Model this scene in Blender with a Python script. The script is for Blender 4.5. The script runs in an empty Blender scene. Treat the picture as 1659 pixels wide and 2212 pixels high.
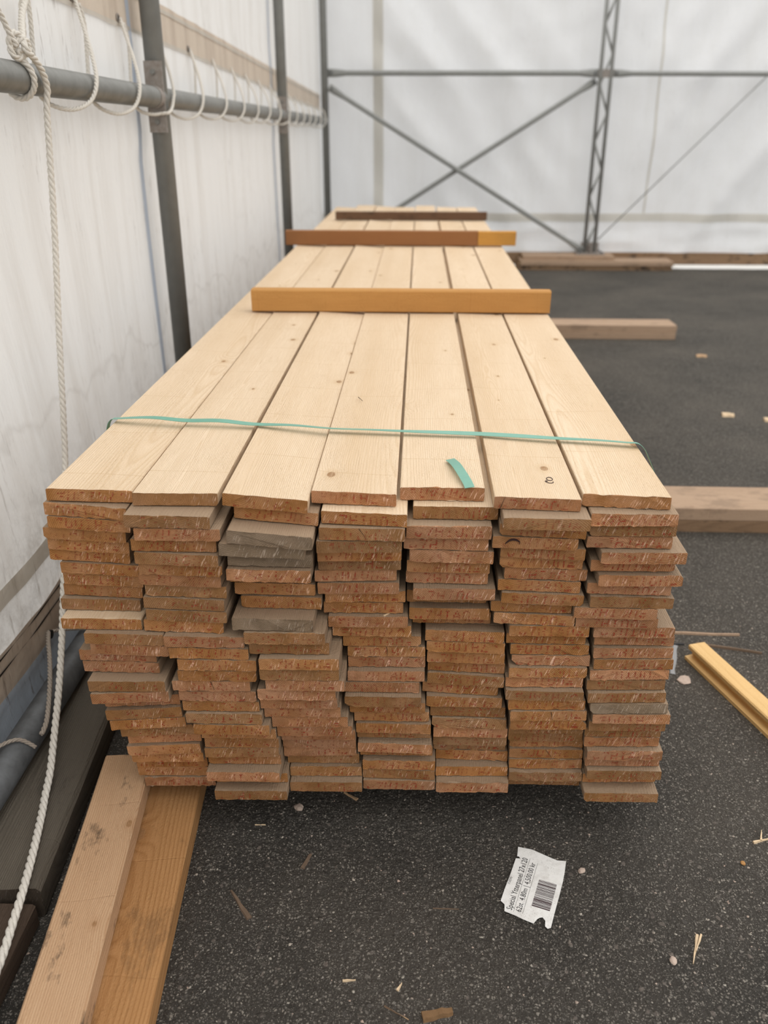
import bpy, bmesh, math, random
from mathutils import Vector, Matrix, noise
rng = random.Random(7)
scene = bpy.context.scene
col = scene.collection

# ---------------------------------------------------------------- camera
cam = bpy.data.cameras.new('camera'); camo = bpy.data.objects.new('camera', cam); col.objects.link(camo)
camo.location = (0, 0, 1.315)
camo.rotation_euler = (math.radians(90 - 24.29), 0, math.radians(2.217))
cam.sensor_fit = 'VERTICAL'; cam.sensor_height = 36.0; cam.lens = 36.0 * 1848 / 2212
cam.clip_start = 0.05; cam.clip_end = 200
cam.dof.use_dof = True; cam.dof.focus_distance = 1.62; cam.dof.aperture_fstop = cam.lens / 9.5
scene.camera = camo

# ---------------------------------------------------------------- sky and exposure
world = bpy.data.worlds.new('sky'); scene.world = world; world.use_nodes = True
wt = world.node_tree; wt.nodes.clear()
w_out = wt.nodes.new('ShaderNodeOutputWorld'); w_bg = wt.nodes.new('ShaderNodeBackground')
w_tc = wt.nodes.new('ShaderNodeTexCoord'); w_sep = wt.nodes.new('ShaderNodeSeparateXYZ'); w_map = wt.nodes.new('ShaderNodeMapRange')
wt.links.new(w_tc.outputs['Generated'], w_sep.inputs[0]); wt.links.new(w_sep.outputs['Z'], w_map.inputs['Value'])
w_map.inputs['From Min'].default_value = 0.0; w_map.inputs['From Max'].default_value = 1.0
w_map.inputs['To Min'].default_value = 0.62; w_map.inputs['To Max'].default_value = 1.5    # overcast: brighter overhead
wt.links.new(w_map.outputs['Result'], w_bg.inputs['Strength'])
w_bg.inputs['Color'].default_value = (1.0, 0.985, 0.965, 1)
wt.links.new(w_bg.outputs[0], w_out.inputs[0])
scene.view_settings.view_transform = 'Standard'; scene.view_settings.look = 'None'
scene.view_settings.gamma = 1.0; scene.view_settings.use_curve_mapping = False
scene.view_settings.exposure = 0.55

# ---------------------------------------------------------------- helpers: nodes
def new_mat(name):
    m = bpy.data.materials.new(name); m.use_nodes = True; m.node_tree.nodes.clear(); return m, m.node_tree
def nd(nt, kind, ins=None, **props):
    n = nt.nodes.new('ShaderNode' + kind)
    for k, v in props.items(): setattr(n, k, v)
    for k, v in (ins or {}).items():
        s = n.inputs[k]
        if isinstance(v, bpy.types.NodeSocket): nt.links.new(v, s)
        elif isinstance(v, bpy.types.Node): nt.links.new(v.outputs[0], s)
        elif hasattr(s.default_value, '__len__') and len(v) == 3 and len(s.default_value) == 4: s.default_value = (*v, 1)
        else: s.default_value = v
    return n
def mt(nt, op, a, b=0.0, c=None, clamp=False):
    ins = {0: a, 1: b}
    if c is not None: ins[2] = c
    n = nd(nt, 'Math', ins, operation=op); n.use_clamp = clamp; return n.outputs[0]
def mx(nt, fac, a, b, blend='MIX'):
    n = nd(nt, 'Mix', {0: fac, 6: a, 7: b}, data_type='RGBA', blend_type=blend); return n.outputs[2]
def ramp(nt, fac, stops, interp='LINEAR'):
    n = nd(nt, 'ValToRGB', {0: fac}); cr = n.color_ramp; cr.interpolation = interp
    while len(cr.elements) < len(stops): cr.elements.new(0.5)
    for e, (p, c) in zip(cr.elements, stops):
        e.position = p; e.color = (*c, 1) if hasattr(c, '__len__') else (c, c, c, 1)
    return n.outputs[0]
def rng_map(nt, v, a, b, c=0.0, d=1.0, smooth=False):
    n = nd(nt, 'MapRange', {0: v, 1: a, 2: b, 3: c, 4: d}); n.interpolation_type = 'SMOOTHSTEP' if smooth else 'LINEAR'; return n.outputs[0]
def noise_t(nt, vec, scale, detail=2.0, rough=0.5, dim='3D'):
    return nd(nt, 'TexNoise', {'Vector': vec, 'Scale': scale, 'Detail': detail, 'Roughness': rough}, noise_dimensions=dim).outputs[0]
def mapping(nt, vec, scale=(1, 1, 1), loc=(0, 0, 0), rot=(0, 0, 0)):
    return nd(nt, 'Mapping', {0: vec, 1: loc, 2: rot, 3: scale}).outputs[0]
def finish(nt, color, rough=0.8, height=None, dist=0.002, strength=1.0, metal=0.0, spec=0.3, trans=0.0):
    ins = {'Base Color': color, 'Roughness': rough, 'Metallic': metal, 'Specular IOR Level': spec}
    nrm = None
    if height is not None:
        nrm = nd(nt, 'Bump', {'Height': height, 'Distance': dist, 'Strength': strength}).outputs[0]; ins['Normal'] = nrm
    b = nd(nt, 'BsdfPrincipled', ins).outputs[0]
    if trans > 0:
        ti = {'Color': color}
        if nrm is not None: ti['Normal'] = nrm
        t = nd(nt, 'BsdfTranslucent', ti).outputs[0]
        b = nd(nt, 'MixShader', {0: trans, 1: b, 2: t}).outputs[0]
    nd(nt, 'OutputMaterial', {0: b})

def wood_field(nt, ring=0.0034, wob=1.0, knots=0.080, side=0.0):
    """a solid growth-ring field in the timber's own coordinates (length along local Y)"""
    tc = nd(nt, 'TexCoord').outputs['Object']
    rnd = nd(nt, 'ObjectInfo').outputs['Random']
    off = nd(nt, 'CombineXYZ', {0: mt(nt, 'MULTIPLY', rnd, 37.0), 1: mt(nt, 'MULTIPLY', rnd, 91.0), 2: mt(nt, 'MULTIPLY', rnd, 53.0)}).outputs[0]
    v = nd(nt, 'VectorMath', {0: tc, 1: off}, operation='ADD').outputs[0]
    sp = nd(nt, 'SeparateXYZ', {0: tc})
    slow = nd(nt, 'TexNoise', {'Vector': mapping(nt, v, (1.5, 0.9, 1.5)), 'Scale': 1.0, 'Detail': 1.0})
    ss = nd(nt, 'SeparateXYZ', {0: slow.outputs['Color']})
    fine = noise_t(nt, mapping(nt, v, (1, 0.12, 1)), 55.0, 2.0)
    # knots: one possible knot per cell, of a size of its own
    vo = nd(nt, 'TexVoronoi', {'Vector': mapping(nt, v, (1.0, 0.62, 0.0)), 'Scale': 5.5, 'Randomness': 1.0}, voronoi_dimensions='2D')
    kr = nd(nt, 'SeparateXYZ', {0: vo.outputs['Color']}).outputs[0]
    size = mt(nt, 'MULTIPLY', mt(nt, 'SUBTRACT', kr, 0.30), knots)
    wobk = mt(nt, 'ADD', vo.outputs['Distance'], mt(nt, 'MULTIPLY', mt(nt, 'SUBTRACT', fine, 0.5), 0.035))
    knot = mt(nt, 'MULTIPLY', rng_map(nt, mt(nt, 'SUBTRACT', wobk, size), 0.004, -0.012, 0, 1, True), mt(nt, 'GREATER_THAN', size, 0.001))
    halo = mt(nt, 'MULTIPLY', rng_map(nt, mt(nt, 'SUBTRACT', wobk, mt(nt, 'MULTIPLY', size, 2.4)), 0.02, -0.05, 0, 1, True), mt(nt, 'GREATER_THAN', size, 0.001))
    swirl = rng_map(nt, vo.outputs['Distance'], 0.0, 0.26, 1.0, 0.0, True)
    swirl = mt(nt, 'MULTIPLY', swirl, mt(nt, 'MULTIPLY', mt(nt, 'MAXIMUM', size, 0.0), 0.22))
    px = mt(nt, 'ADD', sp.outputs[0], mt(nt, 'ADD', mt(nt, 'ADD', side, mt(nt, 'MULTIPLY', mt(nt, 'SUBTRACT', rnd, 0.5), 0.17)), mt(nt, 'MULTIPLY', mt(nt, 'SUBTRACT', ss.outputs[0], 0.5), 0.09 * wob)))
    r2 = mt(nt, 'FRACT', mt(nt, 'MULTIPLY', rnd, 17.31))
    pz = mt(nt, 'ADD', sp.outputs[2], mt(nt, 'ADD', mt(nt, 'MULTIPLY', mt(nt, 'SUBTRACT', r2, 0.42), 0.17), mt(nt, 'MULTIPLY', mt(nt, 'SUBTRACT', ss.outputs[1], 0.5), 0.06 * wob)))
    r = mt(nt, 'SQRT', mt(nt, 'ADD', mt(nt, 'MULTIPLY', px, px), mt(nt, 'MULTIPLY', pz, pz)))
    r = mt(nt, 'ADD', r, mt(nt, 'ADD', swirl, mt(nt, 'MULTIPLY', fine, 0.0022)))
    ph = mt(nt, 'FRACT', mt(nt, 'DIVIDE', r, ring))
    late = ramp(nt, ph, [(0.0, 0.25), (0.12, 0.0), (0.5, 0.15), (0.86, 1.0), (1.0, 0.3)])
    return dict(tc=tc, v=v, x=sp.outputs[0], y=sp.outputs[1], z=sp.outputs[2], rnd=rnd, late=late, knot=knot, halo=halo, ph=ph)

def wood_face(name, light, dark, contrast=0.6, ring=0.0034, knotcol=(0.30, 0.16, 0.07), weather=None, grime=0.0, saw=1.0, rough=0.75, wob=1.0, side=0.0, knots=0.080):
    m, nt = new_mat(name); f = wood_field(nt, ring, wob, knots, side)
    base = mx(nt, mt(nt, 'MULTIPLY', f['late'], contrast), light, dark)
    base = mx(nt, mt(nt, 'MULTIPLY', mt(nt, 'FRACT', mt(nt, 'MULTIPLY', f['rnd'], 7.7)), 0.30), base, mx(nt, 0.45, light, dark))     # each timber its own tone
    tone = noise_t(nt, mapping(nt, f['v'], (9, 0.7, 9)), 1.0, 2.0)
    base = mx(nt, rng_map(nt, tone, 0.38, 0.70, 0, 0.42), base, dark)
    stripe = noise_t(nt, mapping(nt, f['v'], (16, 0.35, 16)), 1.0, 1.0)
    base = mx(nt, rng_map(nt, stripe, 0.52, 0.66, 0, 0.5), base, mx(nt, 0.35, light, dark))
    fib = noise_t(nt, mapping(nt, f['v'], (420, 14, 420)), 1.0, 2.0)
    fuzz = noise_t(nt, mapping(nt, f['v'], (330, 120, 330)), 1.0, 2.0, 0.7)
    patch = rng_map(nt, noise_t(nt, mapping(nt, f['v'], (14, 5, 14)), 1.0, 2.0), 0.40, 0.62)
    base = mx(nt, mt(nt, 'MULTIPLY', rng_map(nt, fuzz, 0.52, 0.72), mt(nt, 'MULTIPLY', patch, 0.45)), base, dark)
    base = mx(nt, rng_map(nt, fib, 0.3, 0.75, 0.0, 0.32), base, dark)
    # saw kerf lines across the face, at uneven spacing
    cell = mt(nt, 'ADD', mt(nt, 'MULTIPLY', f['y'], 4.3), mt(nt, 'ADD', mt(nt, 'MULTIPLY', f['rnd'], 9.0), mt(nt, 'MULTIPLY', noise_t(nt, f['v'], 2.0), 0.5)))
    kerf = rng_map(nt, mt(nt, 'ABSOLUTE', mt(nt, 'SUBTRACT', mt(nt, 'FRACT', cell), 0.5)), 0.0, 0.012, 1.0, 0.0, True)
    kerf = mt(nt, 'MULTIPLY', kerf, noise_t(nt, mapping(nt, f['v'], (14, 3, 14)), 1.0))
    base = mx(nt, mt(nt, 'MULTIPLY', kerf, 0.75 * saw), base, dark)
    base = mx(nt, mt(nt, 'MULTIPLY', f['halo'], 0.35), base, dark)
    base = mx(nt, mt(nt, 'MULTIPLY', f['knot'], rng_map(nt, fuzz, 0.35, 0.65, 0.55, 0.95)), base, knotcol)
    if weather is not None:      # rain-greyed near the exposed end, fresh further in
        edge = mt(nt, 'ADD', f['y'], mt(nt, 'MULTIPLY', mt(nt, 'SUBTRACT', noise_t(nt, mapping(nt, f['v'], (60, 6, 60)), 1.0), 0.5), 0.06))
        base = mx(nt, rng_map(nt, edge, 0.03, 0.30, 0.88, 0.0, True), base, weather)
    if grime:
        g = noise_t(nt, mapping(nt, f['v'], (14, 6, 14)), 1.0, 6.0, 0.7)
        base = mx(nt, rng_map(nt, g, 0.54, 0.63, 0, grime), base, (0.02, 0.017, 0.015))
    h = mt(nt, 'ADD', mt(nt, 'MULTIPLY', fib, 0.7), mt(nt, 'SUBTRACT', mt(nt, 'MULTIPLY', noise_t(nt, mapping(nt, f['v'], (260, 260, 260)), 1.0, 3.0), 0.9), mt(nt, 'ADD', mt(nt, 'MULTIPLY', kerf, 0.8), mt(nt, 'MULTIPLY', f['late'], 0.25))))
    h = mt(nt, 'ADD', h, mt(nt, 'MULTIPLY', mt(nt, 'MULTIPLY', fuzz, patch), 1.3))
    finish(nt, base, rough, h, 0.0014, 0.9, spec=0.2)
    return m

def wood_end(name, use_object_colour=True, tint=(0.42, 0.23, 0.1), contrast=0.8):
    m, nt = new_mat(name); f = wood_field(nt, 0.0030, 1.0, 0.0)
    c = nd(nt, 'ObjectInfo').outputs['Color'] if use_object_colour else tint
    base0 = nd(nt, 'HueSaturation', {'Color': c, 'Value': 1.36, 'Saturation': 1.06}).outputs[0] if use_object_colour else tint
    deep = nd(nt, 'HueSaturation', {'Color': base0, 'Value': 0.46, 'Saturation': 1.12}).outputs[0]
    late = mt(nt, 'MULTIPLY', f['late'], rng_map(nt, noise_t(nt, f['v'], 28.0), 0.35, 0.65, 0.15, 1.0))
    base = mx(nt, mt(nt, 'MULTIPLY', late, contrast), base0, deep)
    base = mx(nt, rng_map(nt, noise_t(nt, f['v'], 11.0, 2.0), 0.4, 0.65, 0.0, 0.3), base, nd(nt, 'HueSaturation', {'Color': base0, 'Value': 1.25, 'Saturation': 0.75}).outputs[0])
    blot = noise_t(nt, f['v'], 34.0, 3.0)
    base = mx(nt, rng_map(nt, blot, 0.42, 0.66, 0, 0.42), base, deep)
    speck = noise_t(nt, f['v'], 900.0, 2.0)
    base = mx(nt, rng_map(nt, speck, 0.45, 0.75, 0, 0.35), base, deep)
    # torn pale fibres left by the saw, leaning to the right
    u = mt(nt, 'SUBTRACT', f['x'], mt(nt, 'MULTIPLY', f['z'], mt(nt, 'ADD', 0.15, mt(nt, 'MULTIPLY', f['rnd'], 0.35))))
    sv = nd(nt, 'CombineXYZ', {0: mt(nt, 'MULTIPLY', u, 460.0), 1: mt(nt, 'MULTIPLY', f['z'], 55.0), 2: mt(nt, 'MULTIPLY', f['rnd'], 80.0)}).outputs[0]
    streak = rng_map(nt, noise_t(nt, sv, 1.0, 1.0), 0.60, 0.68)
    zone = rng_map(nt, mt(nt, 'ADD', noise_t(nt, mapping(nt, f['v'], (20, 1, 20)), 1.0, 1.0), mt(nt, 'MULTIPLY', f['x'], 1.6)), 0.42, 0.58)
    streak = mt(nt, 'MULTIPLY', streak, zone)
    pale = nd(nt, 'HueSaturation', {'Color': base0, 'Value': 1.9, 'Saturation': 0.72}).outputs[0]
    base = mx(nt, mt(nt, 'MULTIPLY', streak, 0.8), base, pale)
    h = mt(nt, 'ADD', mt(nt, 'MULTIPLY', speck, 0.8), mt(nt, 'ADD', mt(nt, 'MULTIPLY', streak, 0.6), mt(nt, 'SUBTRACT', noise_t(nt, f['v'], 260.0, 2.0), mt(nt, 'MULTIPLY', f['late'], 0.35))))
    finish(nt, base, 0.85, h, 0.0014, 0.9, spec=0.15)
    return m

def plain(name, colr, rough=0.6, metal=0.0, var=0.25, scale=30.0, bump=0.0, spec=0.3, dark=None):
    m, nt = new_mat(name); tc = nd(nt, 'TexCoord').outputs['Object']
    n = noise_t(nt, tc, scale, 4.0, 0.6)
    c = mx(nt, rng_map(nt, n, 0.35, 0.7, 0, var), colr, dark or tuple(v * 0.45 for v in colr))
    finish(nt, c, rough, n if bump else None, bump or 0.001, 1.0, metal, spec)
    return m

M = {}
M['board_fresh'] = wood_face('board_fresh', (0.78, 0.63, 0.465), (0.57, 0.395, 0.225), 0.5)
M['board_side'] = wood_face('board_side', (0.66, 0.45, 0.26), (0.42, 0.26, 0.125), 0.5, weather=(0.31, 0.225, 0.155))
M['board_end'] = wood_end('board_end')
M['batten'] = wood_face('batten_wood', (0.58, 0.31, 0.10), (0.40, 0.18, 0.05), 0.35, knotcol=(0.2, 0.09, 0.03), saw=0.4)
M['batten_red'] = wood_face('batten_red_wood', (0.36, 0.165, 0.065), (0.23, 0.10, 0.04), 0.4, knotcol=(0.12, 0.05, 0.02), saw=0.4)
M['batten_yellow'] = wood_face('batten_yellow_wood', (0.62, 0.32, 0.07), (0.42, 0.2, 0.05), 0.35, saw=0.4)
M['batten_dark'] = wood_face('batten_dark_wood', (0.21, 0.12, 0.07), (0.09, 0.05, 0.03), 0.6, grime=0.5, saw=0.4)
M['used_plank'] = wood_face('used_plank_wood', (0.60, 0.41, 0.255), (0.40, 0.225, 0.115), 0.8, ring=0.0034, grime=0.75, saw=0.2, wob=0.45, side=0.13)
M['used_plank_orange'] = wood_face('used_plank_orange_wood', (0.46, 0.25, 0.105), (0.29, 0.135, 0.045), 0.7, ring=0.0055, grime=0.3, saw=0.15, wob=1.3)
M['grey_timber'] = wood_face('grey_timber_wood', (0.135, 0.115, 0.09), (0.06, 0.05, 0.038), 0.7, ring=0.0042, knotcol=(0.04, 0.03, 0.022), grime=0.25, saw=0.0, wob=0.7)
M['brown_timber'] = wood_face('brown_timber_wood', (0.10, 0.07, 0.05), (0.05, 0.033, 0.023), 0.6, saw=0.0)
M['bearer'] = wood_face('bearer_wood', (0.46, 0.33, 0.23), (0.32, 0.215, 0.14), 0.4, grime=0.25, saw=0.2)
M['bearer_dirty'] = wood_face('bearer_dirty_wood', (0.34, 0.22, 0.13), (0.16, 0.1, 0.06), 0.6, grime=0.95, saw=0.2)
M['planed_pine'] = wood_face('planed_pine_wood', (0.80, 0.56, 0.27), (0.62, 0.38, 0.145), 0.5, ring=0.006, saw=0.0, rough=0.5, wob=0.6)
M['dark_end'] = wood_end('dark_end', False, (0.085, 0.065, 0.048))
M['plank_end'] = wood_end('plank_end', False, (0.36, 0.22, 0.11))
M['chip'] = plain('chip_wood', (0.50, 0.33, 0.19), 0.85, scale=120)
M['bark'] = plain('bark_flake', (0.20, 0.115, 0.055), 0.9, scale=140, bump=0.002)
M['chip_pale'] = plain('chip_pale_wood', (0.72, 0.55, 0.36), 0.85, scale=120)
M['chip_dark'] = plain('chip_dark_wood', (0.16, 0.11, 0.075), 0.9, scale=120)
M['steel'] = plain('galvanised_steel', (0.23, 0.23, 0.215), 0.5, 0.4, 0.5, 22.0, 0.0006, 0.4, (0.13, 0.127, 0.115))
M['steel_post'] = plain('post_steel', (0.20, 0.2, 0.185), 0.55, 0.2, 0.4, 22.0, 0.0006, 0.4, (0.14, 0.137, 0.125))
M['frame_steel'] = plain('frame_steel', (0.30, 0.305, 0.29), 0.55, 0.2, 0.3, 22.0, 0.0006, 0.4, (0.2, 0.2, 0.19))
M['steel_dark'] = plain('weathered_pipe_steel', (0.125, 0.13, 0.135), 0.55, 0.35, 0.6, 30.0, 0.0008, 0.4, (0.045, 0.045, 0.045))
M['bracket'] = plain('bracket_steel', (0.33, 0.305, 0.28), 0.6, 0.4, 0.5, 60.0, 0.0006, 0.3, (0.17, 0.12, 0.09))
M['rope'] = plain('rope_fibre', (0.70, 0.665, 0.60), 0.8, 0.0, 0.3, 300.0, 0.0008, 0.2, (0.36, 0.32, 0.27))
M['rope_dirty'] = plain('rope_dirty_fibre', (0.36, 0.31, 0.26), 0.85, 0.0, 0.4, 300.0, 0.0008, 0.2, (0.2, 0.165, 0.13))
M['strap'] = plain('green_strap_plastic', (0.16, 0.38, 0.29), 0.35, 0.0, 0.25, 50.0, 0.0, 0.5, (0.10, 0.27, 0.205))
M['clear_strap'] = plain('grey_strap_plastic', (0.25, 0.25, 0.25), 0.3, spec=0.6)
M['black_plastic'] = plain('black_plastic', (0.035, 0.035, 0.038), 0.5)
M['black_ink'] = plain('black_ink', (0.012, 0.011, 0.012), 0.7)
M['bar_ink'] = plain('barcode_ink', (0.045, 0.02, 0.025), 0.7)
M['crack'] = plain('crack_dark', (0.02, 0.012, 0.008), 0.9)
M['knot_dark'] = plain('knot_resin', (0.05, 0.022, 0.02), 0.6)
M['stone_pale'] = plain('pale_stone', (0.52, 0.41, 0.34), 0.9, scale=80, bump=0.003)
M['stone_orange'] = plain('orange_stone', (0.42, 0.22, 0.08), 0.9, scale=80, bump=0.003)
M['hole'] = plain('eyelet_hole', (0.02, 0.018, 0.016), 0.9)

def stamp_mat():
    m, nt = new_mat('red_stamp_ink'); tc = nd(nt, 'TexCoord').outputs['Object']
    n = noise_t(nt, tc, 420.0, 2.0)
    n2 = noise_t(nt, nd(nt, 'VectorMath', {0: tc, 1: nd(nt, 'ObjectInfo').outputs['Location']}, operation='ADD').outputs[0], 26.0, 2.0)
    a = mt(nt, 'MULTIPLY', rng_map(nt, n, 0.32, 0.58), rng_map(nt, n2, 0.33, 0.55, 0.25, 0.85))
    d = nd(nt, 'BsdfDiffuse', {0: (0.34, 0.05, 0.028)}).outputs[0]
    t = nd(nt, 'BsdfTransparent').outputs[0]
    nd(nt, 'OutputMaterial', {0: nd(nt, 'MixShader', {0: a, 1: t, 2: d}).outputs[0]})
    return m
M['stamp'] = stamp_mat()

def tarp_mat(name, colr, dirt, streak, trans, dirt_amt=0.5, lowdirt=False):
    m, nt = new_mat(name); tc = nd(nt, 'TexCoord').outputs['Object']
    st = noise_t(nt, mapping(nt, tc, (9, 9, 0.7)), 1.0, 6.0, 0.65)
    fine = noise_t(nt, mapping(nt, tc, (60, 60, 9)), 1.0, 4.0, 0.7)
    blot = noise_t(nt, tc, 1.6, 5.0, 0.6)
    c = mx(nt, rng_map(nt, st, 0.46, 0.74, 0, dirt_amt), colr, streak)
    c = mx(nt, mt(nt, 'MULTIPLY', rng_map(nt, fine, 0.58, 0.72), rng_map(nt, blot, 0.45, 0.62, 0, dirt_amt * 1.2)), c, dirt)
    if lowdirt:     # grime picked up near the ground, with a wavering tide line
        z = nd(nt, 'SeparateXYZ', {0: tc}).outputs[2]
        edge = mt(nt, 'ADD', z, mt(nt, 'MULTIPLY', mt(nt, 'SUBTRACT', noise_t(nt, mapping(nt, tc, (3, 3, 3)), 1.0, 4.0), 0.5), 0.5))
        c = mx(nt, mt(nt, 'MULTIPLY', rng_map(nt, edge, 0.62, 0.3, 0, 0.5), rng_map(nt, noise_t(nt, tc, 12.0, 6.0, 0.75), 0.45, 0.65)), c, dirt)
        tide = rng_map(nt, mt(nt, 'ABSOLUTE', mt(nt, 'SUBTRACT', edge, 0.62)), 0.0, 0.02, 0.16, 0.0)
        c = mx(nt, tide, c, dirt)
    scr = noise_t(nt, mapping(nt, tc, (30, 30, 5), rot=(0.25, 0, 0)), 1.0, 5.0, 0.75)
    c = mx(nt, mt(nt, 'MULTIPLY', rng_map(nt, scr, 0.64, 0.72), rng_map(nt, noise_t(nt, tc, 2.7, 3.0), 0.46, 0.6, 0, dirt_amt * 0.65)), c, dirt)
    h = mt(nt, 'ADD', mt(nt, 'MULTIPLY', noise_t(nt, tc, 7.0, 5.0, 0.55), 1.0), mt(nt, 'MULTIPLY', noise_t(nt, mapping(nt, tc, (1, 1, .25)), 16.0, 4.0, 0.6), 0.5))
    finish(nt, c, 0.55, h, 0.02, 0.45, spec=0.25, trans=trans)
    return m
M['tarp_left'] = tarp_mat('tarp_left_fabric', (0.87, 0.86, 0.84), (0.36, 0.32, 0.28), (0.68, 0.645, 0.60), 0.38, 0.6, True)
M['tarp_back'] = tarp_mat('tarp_back_fabric', (0.84, 0.85, 0.86), (0.58, 0.58, 0.57), (0.75, 0.75, 0.73), 0.30, 0.35)
M['band_fabric'] = tarp_mat('band_fabric', (0.70, 0.61, 0.51), (0.3, 0.24, 0.19), (0.47, 0.38, 0.31), 0.30, 0.8)
M['hem_fabric'] = tarp_mat('hem_fabric', (0.50, 0.415, 0.335), (0.22, 0.17, 0.135), (0.37, 0.295, 0.235), 0.12, 0.8)
M['tape_fabric'] = tarp_mat('tape_fabric', (0.62, 0.58, 0.515), (0.3, 0.26, 0.21), (0.42, 0.37, 0.31), 0.2, 0.5)
M['flap_fabric'] = tarp_mat('flap_fabric', (0.32, 0.355, 0.40), (0.10, 0.075, 0.045), (0.235, 0.25, 0.26), 0.10, 0.9)
M['pale_strip'] = tarp_mat('pale_strip_fabric', (0.72, 0.70, 0.645), (0.5, 0.47, 0.42), (0.64, 0.61, 0.55), 0.3, 0.4)
M['seam_blue'] = tarp_mat('seam_blue_fabric', (0.55, 0.61, 0.70), (0.4, 0.4, 0.4), (0.5, 0.53, 0.58), 0.3, 0.3)
M['white_strip'] = plain('white_strip_surface', (0.80, 0.785, 0.75), 0.6, var=0.1)

def asphalt_mat():
    m, nt = new_mat('asphalt'); tc = nd(nt, 'TexCoord').outputs['Object']
    wv = nd(nt, 'VectorMath', {0: tc, 1: nd(nt, 'VectorMath', {0: nd(nt, 'TexNoise', {'Vector': tc, 'Scale': 60.0, 'Detail': 2.0}).outputs['Color'], 3: 0.012}, operation='SCALE').outputs[0]}, operation='ADD').outputs[0]
    v1 = nd(nt, 'TexVoronoi', {'Vector': wv, 'Scale': 190.0}, voronoi_dimensions='3D')
    v2 = nd(nt, 'TexVoronoi', {'Vector': wv, 'Scale': 75.0}, voronoi_dimensions='3D')
    r1 = nd(nt, 'SeparateXYZ', {0: v1.outputs['Color']}); r2 = nd(nt, 'SeparateXYZ', {0: v2.outputs['Color']})
    big = noise_t(nt, tc, 1.7, 5.0, 0.6); grit = noise_t(nt, tc, 700.0, 3.0, 0.7)
    v3 = nd(nt, 'TexVoronoi', {'Vector': wv, 'Scale': 430.0}, voronoi_dimensions='3D'); r3 = nd(nt, 'SeparateXYZ', {0: v3.outputs['Color']})
    base = mx(nt, rng_map(nt, big, 0.35, 0.68), (0.058, 0.0525, 0.045), (0.125, 0.108, 0.089))
    base = mx(nt, rng_map(nt, grit, 0.42, 0.66, 0, 0.85), base, (0.017, 0.0155, 0.0135))
    s3 = mt(nt, 'MULTIPLY', mt(nt, 'GREATER_THAN', r3.outputs[0], 0.66), rng_map(nt, v3.outputs['Distance'], 0.30, 0.5, 1, 0))
    base = mx(nt, mt(nt, 'MULTIPLY', s3, 0.8), base, mx(nt, r3.outputs[1], (0.12, 0.11, 0.095), (0.36, 0.33, 0.28)))
    s1 = mt(nt, 'MULTIPLY', mt(nt, 'GREATER_THAN', r1.outputs[0], 0.62), rng_map(nt, v1.outputs['Distance'], 0.30, 0.46, 1, 0))
    base = mx(nt, mt(nt, 'MULTIPLY', s1, 0.85), base, mx(nt, r1.outputs[1], (0.11, 0.10, 0.088), (0.37, 0.335, 0.285)))
    s2 = mt(nt, 'MULTIPLY', mt(nt, 'GREATER_THAN', r2.outputs[0], 0.84), rng_map(nt, v2.outputs['Distance'], 0.22, 0.36, 1, 0))
    base = mx(nt, mt(nt, 'MULTIPLY', s2, 0.6), base, mx(nt, r2.outputs[1], (0.12, 0.11, 0.1), (0.28, 0.235, 0.2)))
    h = mt(nt, 'ADD', mt(nt, 'MULTIPLY', mt(nt, 'SUBTRACT', 0.6, v1.outputs['Distance']), 0.8), mt(nt, 'ADD', mt(nt, 'SUBTRACT', 0.6, v2.outputs['Distance']), mt(nt, 'ADD', mt(nt, 'MULTIPLY', grit, 0.5), mt(nt, 'MULTIPLY', noise_t(nt, tc, 40.0, 3.0), 1.2))))
    finish(nt, base, 0.85, h, 0.006, 1.0, spec=0.3)
    return m
M['asphalt'] = asphalt_mat()
def gravel_mat():
    m, nt = new_mat('gravel'); r = nd(nt, 'NewGeometry').outputs['Random Per Island']
    c = ramp(nt, r, [(0.0, (0.045, 0.04, 0.036)), (0.4, (0.10, 0.09, 0.078)), (0.72, (0.20, 0.18, 0.155)), (0.92, (0.36, 0.33, 0.28)), (1.0, (0.42, 0.31, 0.25))])
    finish(nt, c, 0.8, None, spec=0.3); return m
M['gravel'] = gravel_mat()
def paper_mat():
    m, nt = new_mat('label_paper'); tc = nd(nt, 'TexCoord').outputs['Object']
    n = noise_t(nt, tc, 420.0, 3.0, 0.7); b = noise_t(nt, tc, 38.0, 3.0)
    c = mx(nt, mt(nt, 'MULTIPLY', rng_map(nt, n, 0.58, 0.68), rng_map(nt, b, 0.4, 0.7, 0.1, 0.9)), (0.80, 0.795, 0.77), (0.17, 0.155, 0.13))
    c = mx(nt, rng_map(nt, noise_t(nt, tc, 70.0, 4.0), 0.45, 0.75, 0, 0.35), c, (0.42, 0.39, 0.35))
    finish(nt, c, 0.5, noise_t(nt, tc, 90.0, 4.0), 0.002, 0.5, spec=0.3); return m
M['paper'] = paper_mat()

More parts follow.
